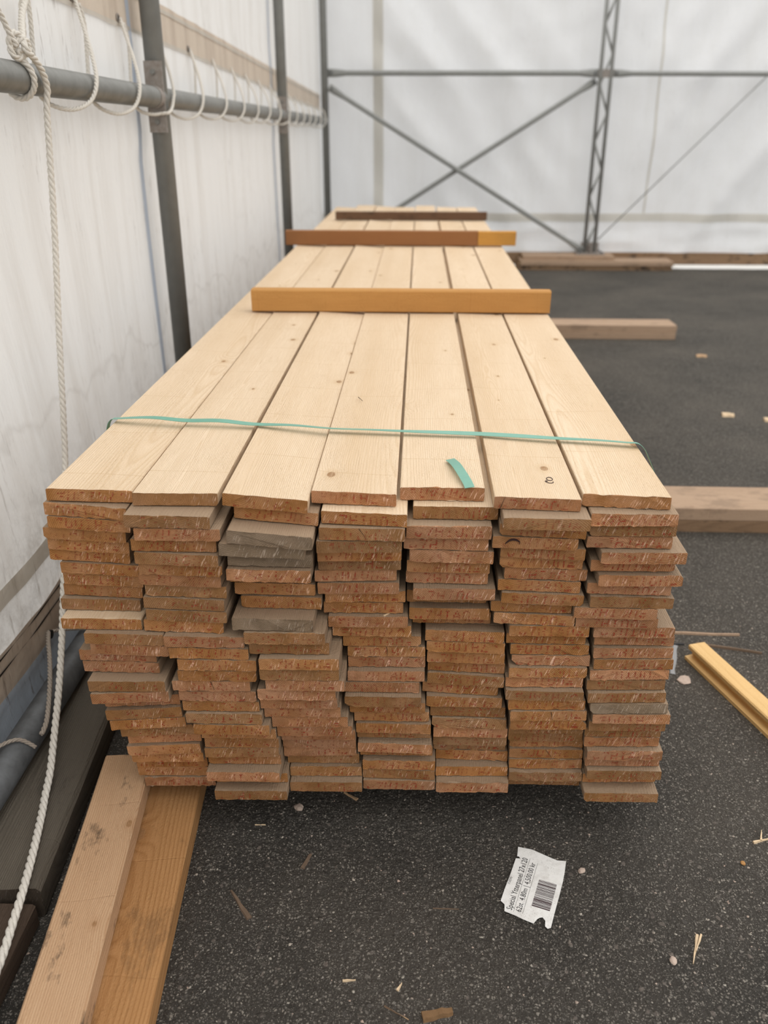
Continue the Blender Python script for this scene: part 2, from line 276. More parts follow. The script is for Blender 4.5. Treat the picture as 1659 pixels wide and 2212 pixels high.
# ---------------------------------------------------------------- helpers: objects
def link(name, me, mats, parent=None, loc=None, rot=None, **props):
    o = bpy.data.objects.new(name, me); col.objects.link(o)
    if me is not None:
        for mm in (mats if isinstance(mats, (list, tuple)) else [mats]):
            if mm is not None: me.materials.append(M[mm] if isinstance(mm, str) else mm)
    if parent is not None: o.parent = parent
    if loc: o.location = loc
    if rot: o.rotation_euler = rot
    for k, v in props.items(): o[k] = v
    return o
def tag(o, label, cat, group=None):
    o['label'] = label; o['category'] = cat
    if group: o['group'] = group
    return o
def empty(name, loc, label, cat, group=None, rot=None):
    return tag(link(name, None, None, None, loc, rot), label, cat, group)
def mesh(name, verts, faces, smooth=False, mat_idx=None):
    me = bpy.data.meshes.new(name); me.from_pydata(verts, [], faces)
    if smooth: me.polygons.foreach_set('use_smooth', [True] * len(me.polygons))
    if mat_idx: me.polygons.foreach_set('material_index', mat_idx)
    me.update(); return me
def catmull(pts, n=8):
    pts = [Vector(p) for p in pts]; out = []
    for i in range(len(pts) - 1):
        p0 = pts[max(i - 1, 0)]; p1 = pts[i]; p2 = pts[i + 1]; p3 = pts[min(i + 2, len(pts) - 1)]
        for k in range(n):
            t = k / n
            out.append(0.5 * ((2 * p1) + (p2 - p0) * t + (2 * p0 - 5 * p1 + 4 * p2 - p3) * t * t + (3 * p1 - p0 - 3 * p2 + p3) * t ** 3))
    out.append(pts[-1]); return out
def frames(pts):
    T = [(pts[min(i + 1, len(pts) - 1)] - pts[max(i - 1, 0)]).normalized() for i in range(len(pts))]
    a = Vector((0, 0, 1)) if abs(T[0].z) < 0.9 else Vector((1, 0, 0))
    N = [(a - T[0] * a.dot(T[0])).normalized()]
    for i in range(1, len(pts)):
        n = N[-1] - T[i] * N[-1].dot(T[i]); N.append(n.normalized())
    return T, N
class MB:
    def __init__(s): s.v = []; s.f = []; s.mi = []
    def add(s, vs, fs, mi=0):
        b = len(s.v); s.v += [tuple(v) for v in vs]; s.f += [tuple(i + b for i in f) for f in fs]; s.mi += [mi] * len(fs)
    def tube(s, pts, r, n=12, cap=True, flat=None):
        pts = [Vector(p) for p in pts]; T, N = frames(pts); vs = []; fs = []
        for i, p in enumerate(pts):
            B = T[i].cross(N[i]); ri = r[i] if hasattr(r, '__len__') else r
            fx = flat[i] if flat else (1, 1)
            for k in range(n):
                a = 2 * math.pi * k / n
                vs.append(p + N[i] * (math.cos(a) * ri * fx[0]) + B * (math.sin(a) * ri * fx[1]))
        for i in range(len(pts) - 1):
            for k in range(n): fs.append((i * n + k, i * n + (k + 1) % n, (i + 1) * n + (k + 1) % n, (i + 1) * n + k))
        if cap: fs += [tuple(range(n - 1, -1, -1)), tuple(range((len(pts) - 1) * n, len(pts) * n))]
        s.add(vs, fs)
    def box(s, lo, hi, mi=0):
        x0, y0, z0 = lo; x1, y1, z1 = hi
        s.add([(x0, y0, z0), (x1, y0, z0), (x1, y1, z0), (x0, y1, z0), (x0, y0, z1), (x1, y0, z1), (x1, y1, z1), (x0, y1, z1)],
              [(3, 2, 1, 0), (4, 5, 6, 7), (0, 1, 5, 4), (1, 2, 6, 5), (2, 3, 7, 6), (3, 0, 4, 7)], mi)
    def rope(s, pts, r, n=6, pitch=None, step=None, strands=3):
        """three laid strands wound round the path"""
        P = [Vector(p) for p in pts]; L = sum((P[i + 1] - P[i]).length for i in range(len(P) - 1))
        pitch = pitch or r * 6.5; step = step or pitch / 9
        m = max(4, int(L / step)); Q = []; acc = [0]
        for i in range(len(P) - 1): acc.append(acc[-1] + (P[i + 1] - P[i]).length)
        j = 0
        for i in range(m + 1):
            d = L * i / m
            while j < len(P) - 2 and acc[j + 1] < d: j += 1
            t = (d - acc[j]) / max(acc[j + 1] - acc[j], 1e-9); Q.append(P[j].lerp(P[j + 1], min(max(t, 0), 1)))
        T, N = frames(Q)
        for k in range(strands):
            S = []
            for i, q in enumerate(Q):
                a = 2 * math.pi * (k / strands - (L * i / m) / pitch); B = T[i].cross(N[i])
                S.append(q + (N[i] * math.cos(a) + B * math.sin(a)) * r * 0.48)
            s.tube(S, r * 0.56, n)
    def ribbon(s, pts, width, thick, wdir):
        P = [Vector(p) for p in pts]; vs = []; fs = []
        for i, p in enumerate(P):
            t = (P[min(i + 1, len(P) - 1)] - P[max(i - 1, 0)]).normalized(); w = wdir[i] if isinstance(wdir, list) else wdir
            w = (w - t * w.dot(t)).normalized(); n = t.cross(w)
            for a, b in ((-1, -1), (1, -1), (1, 1), (-1, 1)): vs.append(p + w * (a * width / 2) + n * (b * thick / 2))
        for i in range(len(P) - 1):
            for k in range(4): fs.append((i * 4 + k, i * 4 + (k + 1) % 4, i * 4 + 4 + (k + 1) % 4, i * 4 + 4 + k))
        e = len(P) * 4; fs += [(3, 2, 1, 0), (e - 4, e - 3, e - 2, e - 1)]
        s.add(vs, fs)
    def build(s, name, mats, parent=None, smooth=False, loc=None, rot=None, **props):
        return link(name, mesh(name, s.v, s.f, smooth, s.mi if any(s.mi) else None), mats, parent, loc, rot, **props)

def timber_mesh(name, W, T, L, skew=0.0, jag=0.0006, wane=None, cham=0.0012, nseg=(14, 22), seed=0, ripple=0.0):
    """a sawn timber: local X across, Y along (front end at 0), Z up from its underside; front arris left ragged by the saw"""
    r = random.Random(seed); wane = wane or {}
    c = {k: wane.get(k, cham * r.uniform(0.6, 1.5)) for k in ('bl', 'br', 'tr', 'tl')}
    h = W / 2; P = []
    nt_, nb = nseg
    for i in range(nb + 1): P.append((-h + c['bl'] + (W - c['bl'] - c['br']) * i / nb, 0, 'b'))
    P.append((h, c['br'], 's')); P.append((h, T - c['tr'], 's'))
    for i in range(nt_ + 1): P.append((h - c['tr'] - (W - c['tr'] - c['tl']) * i / nt_, T, 't'))
    P.append((-h, T - c['tl'], 's')); P.append((-h, c['bl'], 's'))
    n = len(P); vs = []; fs = []; mi = []
    for (x, z, k) in P:
        dz = -min(abs(r.gauss(0, jag)), 0.0015) if k == 'b' else (r.gauss(0, jag * 0.5) if k == 't' else 0)
        vs.append((x, r.gauss(0, jag * 0.8) - skew * x / W, z + dz))
    for y in (0.005, L * 0.5, L):
        for (x, z, k) in P: vs.append((x + (ripple * math.sin(y * 2.1 + seed) if 0 < y < L else 0), y - (skew * x / W if y < 0.01 else 0), z))
    for q in range(3):
        for k in range(n): fs.append((q * n + k, (q + 1) * n + k, (q + 1) * n + (k + 1) % n, q * n + (k + 1) % n)); mi.append(0)
    fs.append(tuple(range(n))); mi.append(1)
    fs.append(tuple(range(4 * n - 1, 3 * n - 1, -1))); mi.append(1)
    return mesh(name, vs, fs, False, mi)

# ================================================================ SETTING
# floor: a finely gridded apron where the camera stands, plain beyond
fm = MB(); fm.add([(-9, -7, 0), (13, -7, 0), (13, 15, 0), (-9, 15, 0)], [(0, 1, 2, 3)])
floor = fm.build('floor', 'asphalt', kind='structure')
def gravel(n, x0, x1, y0, y1, smin, smax, seed):
    r = random.Random(seed); g = MB()
    for _ in range(n):
        x = r.uniform(x0, x1); y = r.uniform(y0, y1); s = smin * (smax / smin) ** (r.random() ** 2.2)
        a = r.uniform(0, 6.28); ca, sa = math.cos(a), math.sin(a); el = r.uniform(0.55, 1.0); h = s * r.uniform(0.25, 0.6)
        q = []
        for k in range(5):
            t = 6.283 * k / 5 + r.uniform(-.35, .35); rr = s * r.uniform(.7, 1.1)
            u, w = math.cos(t) * rr, math.sin(t) * rr * el
            q.append((x + u * ca - w * sa, y + u * sa + w * ca, -0.001 + (0 if k % 2 else h * 0.3)))
        q.append((x + r.uniform(-.3, .3) * s, y + r.uniform(-.3, .3) * s, h))
        g.add(q, [(0, 1, 5), (1, 2, 5), (2, 3, 5), (3, 4, 5), (4, 0, 5)])
    return g
g = gravel(42000, -0.75, 1.45, 0.72, 2.3, 0.0012, 0.0048, 3)
g.build('loose_grit', 'gravel', floor, kind='stuff')

# left wall: a sheet of tarpaulin, drawn in towards the foot pipe near the camera
def smooth(t): t = min(max(t, 0), 1); return t * t * (3 - 2 * t)
def wall_x(y, z):
    x = -0.985
    lean = smooth((3.0 - y) / 1.3)
    x += lean * 0.082 * smooth((1.3 - z) / 1.15)
    amp = 0.010 * smooth((2.2 - z) / 0.5) if z > 1.65 else 0.010
    if abs(z - 1.5) < 0.25: amp *= 0.25
    x += amp * (noise.noise(Vector((y * 1.1, z * 0.8, 3.1))) + 0.5 * noise.noise(Vector((y * 3.2, z * 1.7, 9.0))) - 0.5)
    return x
def wall_sheet(name, y0, y1, zlo, zhi, ny, nz, off, mat, parent=None, wavy=0.0, **props):
    vs = []; fs = []
    for i in range(ny + 1):
        y = y0 + (y1 - y0) * i / ny
        a = zlo(y) if callable(zlo) else zlo; b = zhi(y) if callable(zhi) else zhi
        for j in range(nz + 1):
            z = a + (b - a) * j / nz
            w = wavy * noise.noise(Vector((y * 7, j * 13.0, 1.0)))
            vs.append((wall_x(y, z) + off, y, z + w))
    for i in range(ny):
        for j in range(nz):
            p = i * (nz + 1) + j; fs.append((p, p + nz + 1, p + nz + 2, p + 1))
    return link(name, mesh(name, vs, fs, True), mat, parent, **props)
wall_left = wall_sheet('wall_left', -2.5, 9.25, 0.13, 4.2, 240, 90, 0.0, 'tarp_left', kind='structure')
def band_lo(y): return 1.608 - 0.0258 * (y - 3.25)
wall_sheet('reinforcing_band', -2.5, 9.2, lambda y: band_lo(y), lambda y: band_lo(y) + 0.135, 160, 4, 0.003, 'band_fabric', wall_left, 0.004)
wall_sheet('band_welt', -2.5, 9.2, lambda y: band_lo(y) + 0.105, lambda y: band_lo(y) + 0.118, 160, 2, 0.006, 'tape_fabric', wall_left, 0.004)
wall_sheet('band_edge', -2.5, 9.2, lambda y: band_lo(y) - 0.002, lambda y: band_lo(y) + 0.010, 160, 2, 0.006, 'tape_fabric', wall_left, 0.004)
wall_sheet('tape_strip', 0.6, 3.4, 0.335, 0.378, 90, 2, 0.003, 'tape_fabric', wall_left, 0.005)
wall_sheet('hem_band', 0.6, 3.6, lambda y: 0.128 + 0.02 * (y - 1.5) * 0.6, 0.252, 120, 4, 0.006, 'hem_fabric', wall_left, 0.006)
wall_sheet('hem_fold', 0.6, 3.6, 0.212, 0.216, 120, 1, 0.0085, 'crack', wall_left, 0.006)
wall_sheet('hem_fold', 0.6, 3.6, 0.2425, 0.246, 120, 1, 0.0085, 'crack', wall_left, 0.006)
def flap():
    vs = []; fs = []; n = 90
    for i in range(n + 1):
        y = 0.4 + 5.0 * i / n
        for j in range(7):
            z = 0.165 - 0.135 * j / 6
            vs.append((wall_x(y, 0.15) + 0.002 + 0.003 * j + 0.006 * noise.noise(Vector((y * 4, j * .5, 0))), y, z))
    for i in range(n):
        for j in range(6):
            p = i * 7 + j; fs.append((p, p + 1, p + 8, p + 7))
    return link('ground_flap', mesh('ground_flap', vs, fs, True), 'flap_fabric', wall_left)
flap()
for y in (3.235, 6.22):
    m_ = MB(); m_.add([(wall_x(y, z / 10) + 0.004 + (0.003 if k else 0), y + k * 0.028, z / 10) for z in range(3, 42) for k in (0, 1)],
                      [(2 * i, 2 * i + 1, 2 * i + 3, 2 * i + 2) for i in range(38)])
    m_.build('seam_strip', 'seam_blue', wall_left)
E_Y = [1.55, 1.95, 2.358, 2.739, 3.139, 3.544, 4.038, 4.465, 4.896, 5.277, 5.694]
while E_Y[-1] < 8.7: E_Y.append(E_Y[-1] + 0.40)
def eyelet_z(y): return band_lo(y) + 0.022
for y in E_Y[2:7]:
    z = eyelet_z(y); m_ = MB(); c = Vector((wall_x(y, z) + 0.006, y, z))
    m_.tube([c + Vector((0, math.cos(a) * .011, math.sin(a) * .011)) for a in [2 * math.pi * k / 12 for k in range(13)]], 0.003, 6)
    m_.build('eyelet', 'bracket', wall_left)
    m_ = MB(); m_.tube([c - Vector((.002, 0, 0)), c + Vector((.0005, 0, 0))], 0.009, 10); m_.build('eyelet_hole', 'hole', wall_left)

# back wall: white tarpaulin with slack diagonal folds, a pale welded strip, a hem and a ground flap
BY = 9.26
def back_y(x, z):
    d = 0.0
    u = x * 0.75 + z * 0.66; w = -x * 0.66 + z * 0.75            # folds run down to the right
    k = smooth((2.0 - x) / 1.2) * smooth((x + 0.7) / 0.5)
    d += k * 0.085 * noise.noise(Vector((u * 4.2, w * 0.8, 2.0)))
    u2 = x * 0.8 - z * 0.6; w2 = x * 0.6 + z * 0.8               # right bay: folds run down to the left
    k2 = smooth((x - 1.8) / 0.8)
    d += k2 * 0.125 * noise.noise(Vector((u2 * 3.2, w2 * 0.7, 7.0)))
    d += 0.03 * noise.noise(Vector((x * 1.3, z * 1.1, 5.0))) + 0.014 * noise.noise(Vector((x * 5, z * 5, 1.0)))
    return BY + d
def back_sheet(name, x0, x1, z0, z1, nx, nz, off, mat, parent=None, fn=None, **props):
    vs = []; fs = []
    for i in range(nx + 1):
        x = x0 + (x1 - x0) * i / nx
        for j in range(nz + 1):
            z = z0 + (z1 - z0) * j / nz
            vs.append((x, back_y(x, z) + off + (fn(x, z) if fn else 0), z))
    for i in range(nx):
        for j in range(nz):
            p = i * (nz + 1) + j; fs.append((p, p + nz + 1, p + nz + 2, p + 1))
    return link(name, mesh(name, vs, fs, True), mat, parent, **props)
wall_back = back_sheet('wall_back', -0.99, 8.5, 0.43, 4.2, 300, 120, 0.0, 'tarp_back', kind='structure')
back_sheet('hem_band', -0.98, 8.4, 0.42, 0.505, 160, 3, -0.012, 'pale_strip', wall_back)
back_sheet('welded_strip', -0.462, -0.365, 0.44, 4.15, 4, 90, -0.006, 'pale_strip', wall_back)
back_sheet('seam_strip', 2.272, 2.292, 0.5, 4.15, 2, 90, -0.006, 'pale_strip', wall_back)
def flapfold(x, z):
    t = (0.43 - z) / 0.31
    v = 0.035 * noise.noise(Vector((x * 2.1 + z * 5, z * 3.0 - x * 1.3, 4.4))) + 0.05 * noise.noise(Vector((x * 1.2 - z * 3.5, z * 5.0, 8.8)))
    return -0.02 * t - v * smooth(t * 2.2) * (1 - 0.75 * smooth((t - 0.6) / 0.4)) - 0.02
back_sheet('ground_flap', -0.9, 8.4, 0.122, 0.425, 260, 16, 0.0, 'tarp_back', wall_back, flapfold)

# ================================================================ STEEL FRAME OF THE TENT
RX = -0.92
def post(y, label, z1=4.1):
    p = empty('frame_post', (RX, y, 0), label, 'post', 'left wall frame posts')
    m_ = MB(); m_.tube([(0, 0, 0.0), (0, 0, z1)], 0.034, 20); m_.build('tube', 'steel_post', p, True)
    return p
post(3.30, 'grey steel tube post of the left wall, nearest the camera')
post(6.285, 'grey steel tube post of the left wall, second from the camera')
post(9.10, 'grey steel tube post in the far corner between left and back walls')
def rail_z(y): return 1.433 - 0.0083 * y
rail = empty('wall_rail', (0, 0, 0), 'long grey steel tube rail running along the left wall through rope loops', 'rail')
m_ = MB(); m_.tube([(RX, -1.6, rail_z(-1.6)), (RX, 9.09, rail_z(9.09))], 0.0345, 24); m_.build('tube', 'steel', rail, True)
for y in (3.30, 6.285):
    z = rail_z(y); pl = MB()
    pl.box((RX - 0.028, y - 0.046, z - 0.112), (RX + 0.034, y - 0.038, z + 0.112))
    pl.tube([(RX, y - 0.085, z), (RX, y - 0.038, z)], 0.0368, 24)
    b = pl.build('joint_bracket', 'bracket', rail)
    for dz in (-0.078, 0.078):
        bo = MB(); bo.tube([(RX + 0.003, y - 0.056, z + dz), (RX + 0.003, y - 0.045, z + dz)], 0.009, 6); bo.build('bolt', 'steel', b)
m_ = MB(); m_.tube([(-0.828, -0.9, 0.105), (-0.84, 5.0, 0.105), (-0.842, 9.0, 0.105)], 0.034, 20)
tag(m_.build('foot_pipe', 'steel_dark', None, True), 'dark grey steel pipe along the foot of the left wall', 'pipe')
def flat_tube(name, a, b, r, label, cat, group=None, fl=0.11):
    a, b = Vector(a), Vector(b); L = (b - a).length; d = (b - a) / L
    pts = [a, a + d * fl * 0.6, a + d * fl * 1.6, b - d * fl * 1.6, b - d * fl * 0.6, b]
    m_ = MB(); T = d; up = Vector((0, 0, 1)); side = (up - d * up.dot(d)).normalized()
    # flattened, bolted ends widen across the picture plane and thin in depth
    vs = []; fs = []; n = 14; B = T.cross(side)
    for i, p in enumerate(pts):
        f = (1.5, 0.3) if i in (0, 1, 4, 5) else (1, 1)
        for k in range(n):
            t = 2 * math.pi * k / n; vs.append(p + side * (math.cos(t) * r * f[0]) + B * (math.sin(t) * r * f[1]))
    for i in range(5):
        for k in range(n): fs.append((i * n + k, i * n + (k + 1) % n, (i + 1) * n + (k + 1) % n, (i + 1) * n + k))
    fs += [tuple(range(n - 1, -1, -1)), tuple(range(5 * n, 6 * n))]; m_.add(vs, fs)
    o = m_.build(name, 'frame_steel', None, True); tag(o, label, cat, group)
    for p in (a + d * 0.03, b - d * 0.03):
        bo = MB(); bo.tube([p + Vector((0, -0.016, 0)), p + Vector((0, 0.016, 0))], 0.011, 6); bo.build('bolt', 'steel_dark', o)
    return o
FY = 9.10
flat_tube('cross_rail', (-0.885, FY, 1.773), (1.665, FY, 1.767), 0.024, 'level grey steel tube on back wall between corner post and lattice column', 'rail')
flat_tube('cross_rail', (1.805, FY, 1.765), (6.2, FY, 1.742), 0.022, 'level grey steel tube on back wall running right from the lattice column', 'rail')
flat_tube('diagonal_brace', (-0.875, FY - 0.03, 1.65), (1.662, FY - 0.03, 0.165), 0.022, 'grey diagonal brace falling rightward from corner post to column foot', 'brace')
flat_tube('diagonal_brace', (1.655, FY + 0.03, 1.705), (-0.875, FY + 0.03, 0.155), 0.022, 'grey diagonal brace rising rightward to the lattice column joint', 'brace')
colm = empty('lattice_column', (1.735, FY, 0.13), 'grey steel lattice column with zigzag web standing at the back wall', 'column')
for x in (-0.050, 0.050):
    m_ = MB(); m_.tube([(x, 0, 0.0), (x, 0, 4.0)], 0.0185, 14); m_.build('chord', 'frame_steel', colm, True)
zz = 0.05; sg = 1
while zz < 3.85:
    m_ = MB(); m_.tube([(-0.045 * sg, 0, zz), (0.045 * sg, 0, zz + 0.24)], 0.011, 8); m_.build('web_bar', 'frame_steel', colm, True); zz += 0.25; sg = -sg
m_ = MB(); m_.box((-0.14, -0.11, 0.0), (0.14, 0.10, 0.014)); m_.box((-0.09, -0.006, 0.0), (0.09, 0.006, 0.11)); m_.box((-0.006, -0.08, 0.0), (0.006, 0.08, 0.09))
bp = m_.build('base_plate', 'bracket', colm)
for x, y in ((-.11, -.08), (.11, -.08), (-.11, .07), (.11, .07)):
    bo = MB(); bo.tube([(x, y, .014), (x, y, .03)], 0.012, 6); bo.build('bolt', 'steel_dark', bp)
m_ = MB(); m_.box((-0.07, -0.012, 1.60), (0.07, 0.012, 1.67)); m_.build('gusset_plate', 'bracket', colm)
m_ = MB(); m_.tube([(1.80, FY - 0.045, 0.27), (3.24, FY - 0.045, 1.76)], 0.005, 6)
tag(m_.build('bracing_wire', 'steel', None, True), 'thin bracing wire rising rightward from the lattice column foot', 'wire')

# ================================================================ ROPES
lacing = empty('lacing_rope', (0, 0, 0), 'off-white lacing rope looped from the wall band around the long rail', 'rope')
for i in range(3, len(E_Y)):
    y = E_Y[i]; yp = E_Y[i - 1]; k = y - yp; z = eyelet_z(y); zp = eyelet_z(yp); jz = rng.uniform(-.006, .006); rz = rail_z(y)
    far = y > 4.2
    pts = [(wall_x(y, z) + .0135, y, z), (wall_x(y, z) + .020, y - .01, z - .02), (-0.905, y - k * .30, rz + .085), (-0.8775, y - k * .48, rz + 0.012), (-0.886, y - k * .60, rz - .034 + jz),
           (-0.912, y - k * .80, rz - .054 + jz), (-0.950, y - k * .95, rz - .040), (-0.9645, y - k * .98, rz + .005), (-0.966, yp + .034, zp - .07), (wall_x(yp, zp) + .0135, yp + .026, zp - .012)]
    path = []
    for p in catmull(pts, 8):
        p.x = max(p.x, wall_x(p.y, p.z) + 0.0135)
        for py in (3.30, 6.285, 9.10):
            if abs(p.y - py) < 0.055 and p.x > -0.955: p.x = max(p.x, -0.8765)
        path.append(p)
    m_ = MB(); m_.rope(path, 0.0060, 5 if far else 6, step=None if not far else 0.012)
    m_.build('rope_loop', 'rope', lacing, True)
hang = empty('hanging_rope', (0, 0, 0), 'long off-white twisted rope knotted on the left rail and trailing down to the ground', 'rope')
main = [(-0.966, 2.30, 1.412), (-0.966, 2.32, 1.47), (-0.966, 2.335, 1.53), (-0.963, 2.345, 1.585), (-0.945, 2.335, 1.60), (-0.925, 2.24, 1.545), (-0.882, 2.125, 1.478), (-0.8745, 2.155, 1.452), (-0.8725, 2.185, 1.425), (-0.875, 2.203, 1.392), (-0.882, 2.200, 1.35), (-0.884, 2.175, 1.22), (-0.885, 2.145, 1.081),
        (-0.8855, 2.075, 0.83), (-0.885, 2.004, 0.571), (-0.864, 1.901, 0.450), (-0.835, 1.772, 0.339), (-0.81, 1.663, 0.252), (-0.794, 1.591, 0.202), (-0.779, 1.522, 0.162), (-0.763, 1.444, 0.124), (-0.7465, 1.37, 0.095), (-0.735, 1.31, 0.083), (-0.723, 1.262, 0.0800), (-0.701, 1.17, 0.0800),
        (-0.681, 1.074, 0.0802), (-0.673, 1.014, 0.075), (-0.666, 0.952, 0.068), (-0.662, 0.857, 0.0635), (-0.668, 0.77, 0.0635), (-0.68, 0.60, 0.0635), (-0.70, 0.40, 0.0635)]
m_ = MB(); m_.rope(catmull(main, 10), 0.0078, 8); m_.build('rope_length', 'rope', hang, True)
kn = []
for k in range(46):
    t = 2 * math.pi * k / 45 * 1.0
    kn.append((-0.893 + 0.012 * math.cos(2 * t), 2.122 + (0.017 + 0.010 * math.cos(3 * t)) * math.cos(2 * t), 1.477 + (0.017 + 0.010 * math.cos(3 * t)) * math.sin(2 * t)))
m_ = MB(); m_.rope(kn, 0.0072, 6); m_.build('knot', 'rope', hang, True)
rd = rail_z(2.15)
wrap = [(-0.893, 2.118, 1.47)] + [(RX + 0.0425 * math.cos(a), 2.125 + 0.055 * (1.2 - a) / 4.2, rd + 0.0425 * math.sin(a)) for a in [1.0 - 0.28 * j for j in range(16)]]
m_ = MB(); m_.rope(catmull(wrap, 4), 0.0072, 6); m_.build('rope_turn', 'rope', hang, True)
m_ = MB(); m_.rope(catmull([(-0.893, 2.112, 1.475), (-0.90, 2.10, 1.50), (-0.905, 2.085, 1.53), (-0.91, 2.06, 1.56)], 6), 0.0068, 6); m_.build('rope_end', 'rope', hang, True)
m_ = MB(); m_.rope(catmull([(-0.887, 1.748, 0.190), (-0.868, 1.70, 0.189), (-0.85, 1.659, 0.180), (-0.82, 1.582, 0.168), (-0.80, 1.518, 0.152), (-0.787, 1.468, 0.141), (-0.785, 1.435, 0.135)], 8), 0.0056, 6)
tag(m_.build('short_rope', 'rope_dirty', None, True), 'short grey rope end hanging from the hem eyelet over the foot pipe', 'rope')
m_ = MB(); m_.tube([(-0.886, 1.762, 0.175), (-0.893, 1.762, 0.175)], 0.011, 10); m_.build('eyelet_hole', 'hole', wall_left)
def tie(pts, label):
    m_ = MB(); m_.rope(catmull(pts, 6), 0.0045, 5); tag(m_.build('tie_cord', 'rope_dirty', None, True), label, 'cord')
tie([(-0.889, 1.775, 0.176), (-0.870, 1.80, 0.165), (-0.845, 1.83, 0.150), (-0.815, 1.845, 0.140), (-0.792, 1.848, 0.118)], 'short brown cord tying the hem eyelet to the foot pipe')
tie([(-0.885, 1.26, 0.155), (-0.868, 1.33, 0.15), (-0.850, 1.38, 0.146), (-0.82, 1.405, 0.1445), (-0.790, 1.412, 0.120)], 'brown cord round the foot pipe at the left picture edge')

# ================================================================ TIMBER ON THE GROUND
def timber(name, W, T, L, loc, rotz, mat, label, cat, group=None, tilt=0.0, seed=0, **kw):
    me = timber_mesh(name, W, T, L, seed=seed, **kw)
    return tag(link(name, me, [mat, 'dark_end' if name == 'sleeper' else 'plank_end'], None, loc, (tilt, 0, rotz)), label, cat, group)
timber('sleeper', 0.235, 0.070, 1.7, (-0.7760, 1.085, 0), math.radians(4.8), 'grey_timber', 'weathered grey-brown sleeper under the foot pipe beside the stack', 'sleeper', seed=11, cham=0.006)
timber('sleeper', 0.21, 0.052, 1.5, (-0.755, -0.425, 0), math.radians(0.5), 'brown_timber', 'dark brown sleeper end at the left picture edge, nearer the camera', 'sleeper', seed=12, cham=0.004)
a = math.atan2(0.647 - 0.584, 1.427 - 0.829)
def along(name, cx, cy, W, T, L, ang, z, mat, label, seed, **kw):
    # far end at (cx, cy); runs towards the camera
    dx, dy = math.sin(ang), math.cos(ang)
    return timber(name, W, T, L, (cx + dx * L, cy - dy * L, z), ang, mat, label, 'plank', seed=seed, **kw)
along('loose_plank', -0.598, 1.425, 0.099, 0.046, 1.25, math.radians(6.3), 0.0497, 'used_plank', 'scuffed pale plank lying on another plank at the stack corner', 21, cham=0.003)
along('loose_plank', -0.523, 1.75, 0.112, 0.048, 1.55, math.radians(4.4), 0.0, 'used_plank_orange', 'orange-toned knotty plank under the scuffed pale plank', 22, cham=0.003)
R90 = math.radians(90)
def cross(name, x0, x1, yc, W, T, z, mat, label, cat, group=None, seed=0, rot=0.0, **kw):
    # local +Y turned to world -X: front end is the right-hand end
    return timber(name, W, T, x1 - x0, (x1, yc, z), R90 + rot, mat, label, cat, group, seed=seed, **kw)
cross('bearer', -0.60, 1.62, 2.885, 0.205, 0.0445, 0.046, 'bearer', 'pale bearer plank, upper of the nearer pair reaching out right of the stack', 'plank', None, 31)
cross('bearer', -0.58, 1.66, 2.882, 0.200, 0.044, 0.0, 'bearer_dirty', 'dirt-streaked bearer plank, lower of the nearer pair right of the stack', 'plank', None, 32)
cross('bearer', -0.60, 1.745, 5.93, 0.215, 0.0445, 0.046, 'bearer', 'pale bearer plank, upper of the farther pair right of the stack', 'plank', None, 33)
cross('bearer', -0.58, 1.74, 5.915, 0.205, 0.044, 0.0, 'bearer', 'brown bearer plank, lower of the farther pair right of the stack', 'plank', None, 34)
cross('packing_plank', 1.05, 1.96, 9.055, 0.26, 0.040, 0.0895, 'bearer', 'brown packing plank directly under the lattice column foot', 'plank', None, 35)
cross('packing_plank', 1.02, 2.53, 8.985, 0.30, 0.042, 0.0455, 'bearer', 'long brown packing plank in the middle of the pile below the lattice column', 'plank', None, 36)
cross('packing_plank', 1.00, 2.52, 8.97, 0.24, 0.043, 0.0, 'bearer_dirty', 'dirty brown packing plank at the bottom of the pile below the lattice column', 'plank', None, 37)
cross('ground_beam', -0.55, 6.5, 9.175, 0.06, 0.132, 0.0, 'bearer_dirty', 'dark timber beam along the foot of the back wall', 'beam', None, 38)
# low raised white strip along the ground
def white_strip(x0, x1, label):
    q = MB(); n = max(8, int((x1 - x0) * 14)); vs = []
    for i in range(n + 1):
        x = x0 + (x1 - x0) * i / n
        for j, (yy, zz) in enumerate(((8.98, 0.002), (9.00, 0.022), (9.07, 0.028), (9.128, 0.022), (9.132, 0.002))):
            vs.append((x, yy + (0.015 * noise.noise(Vector((x * 2, j, 0))) if j < 3 else 0), zz + 0.004 * abs(noise.noise(Vector((x * 3, j, 4))))))
    q.add(vs, [(i * 5 + j, i * 5 + 5 + j, i * 5 + 6 + j, i * 5 + 1 + j) for i in range(n) for j in range(4)])
    tag(q.build('ground_strip', 'white_strip', None, True), label, 'sheet')
white_strip(2.56, 6.4, 'white strip lying along the foot of the back wall')
white_strip(0.70, 0.985, 'short white strip between the stack and the packing planks')
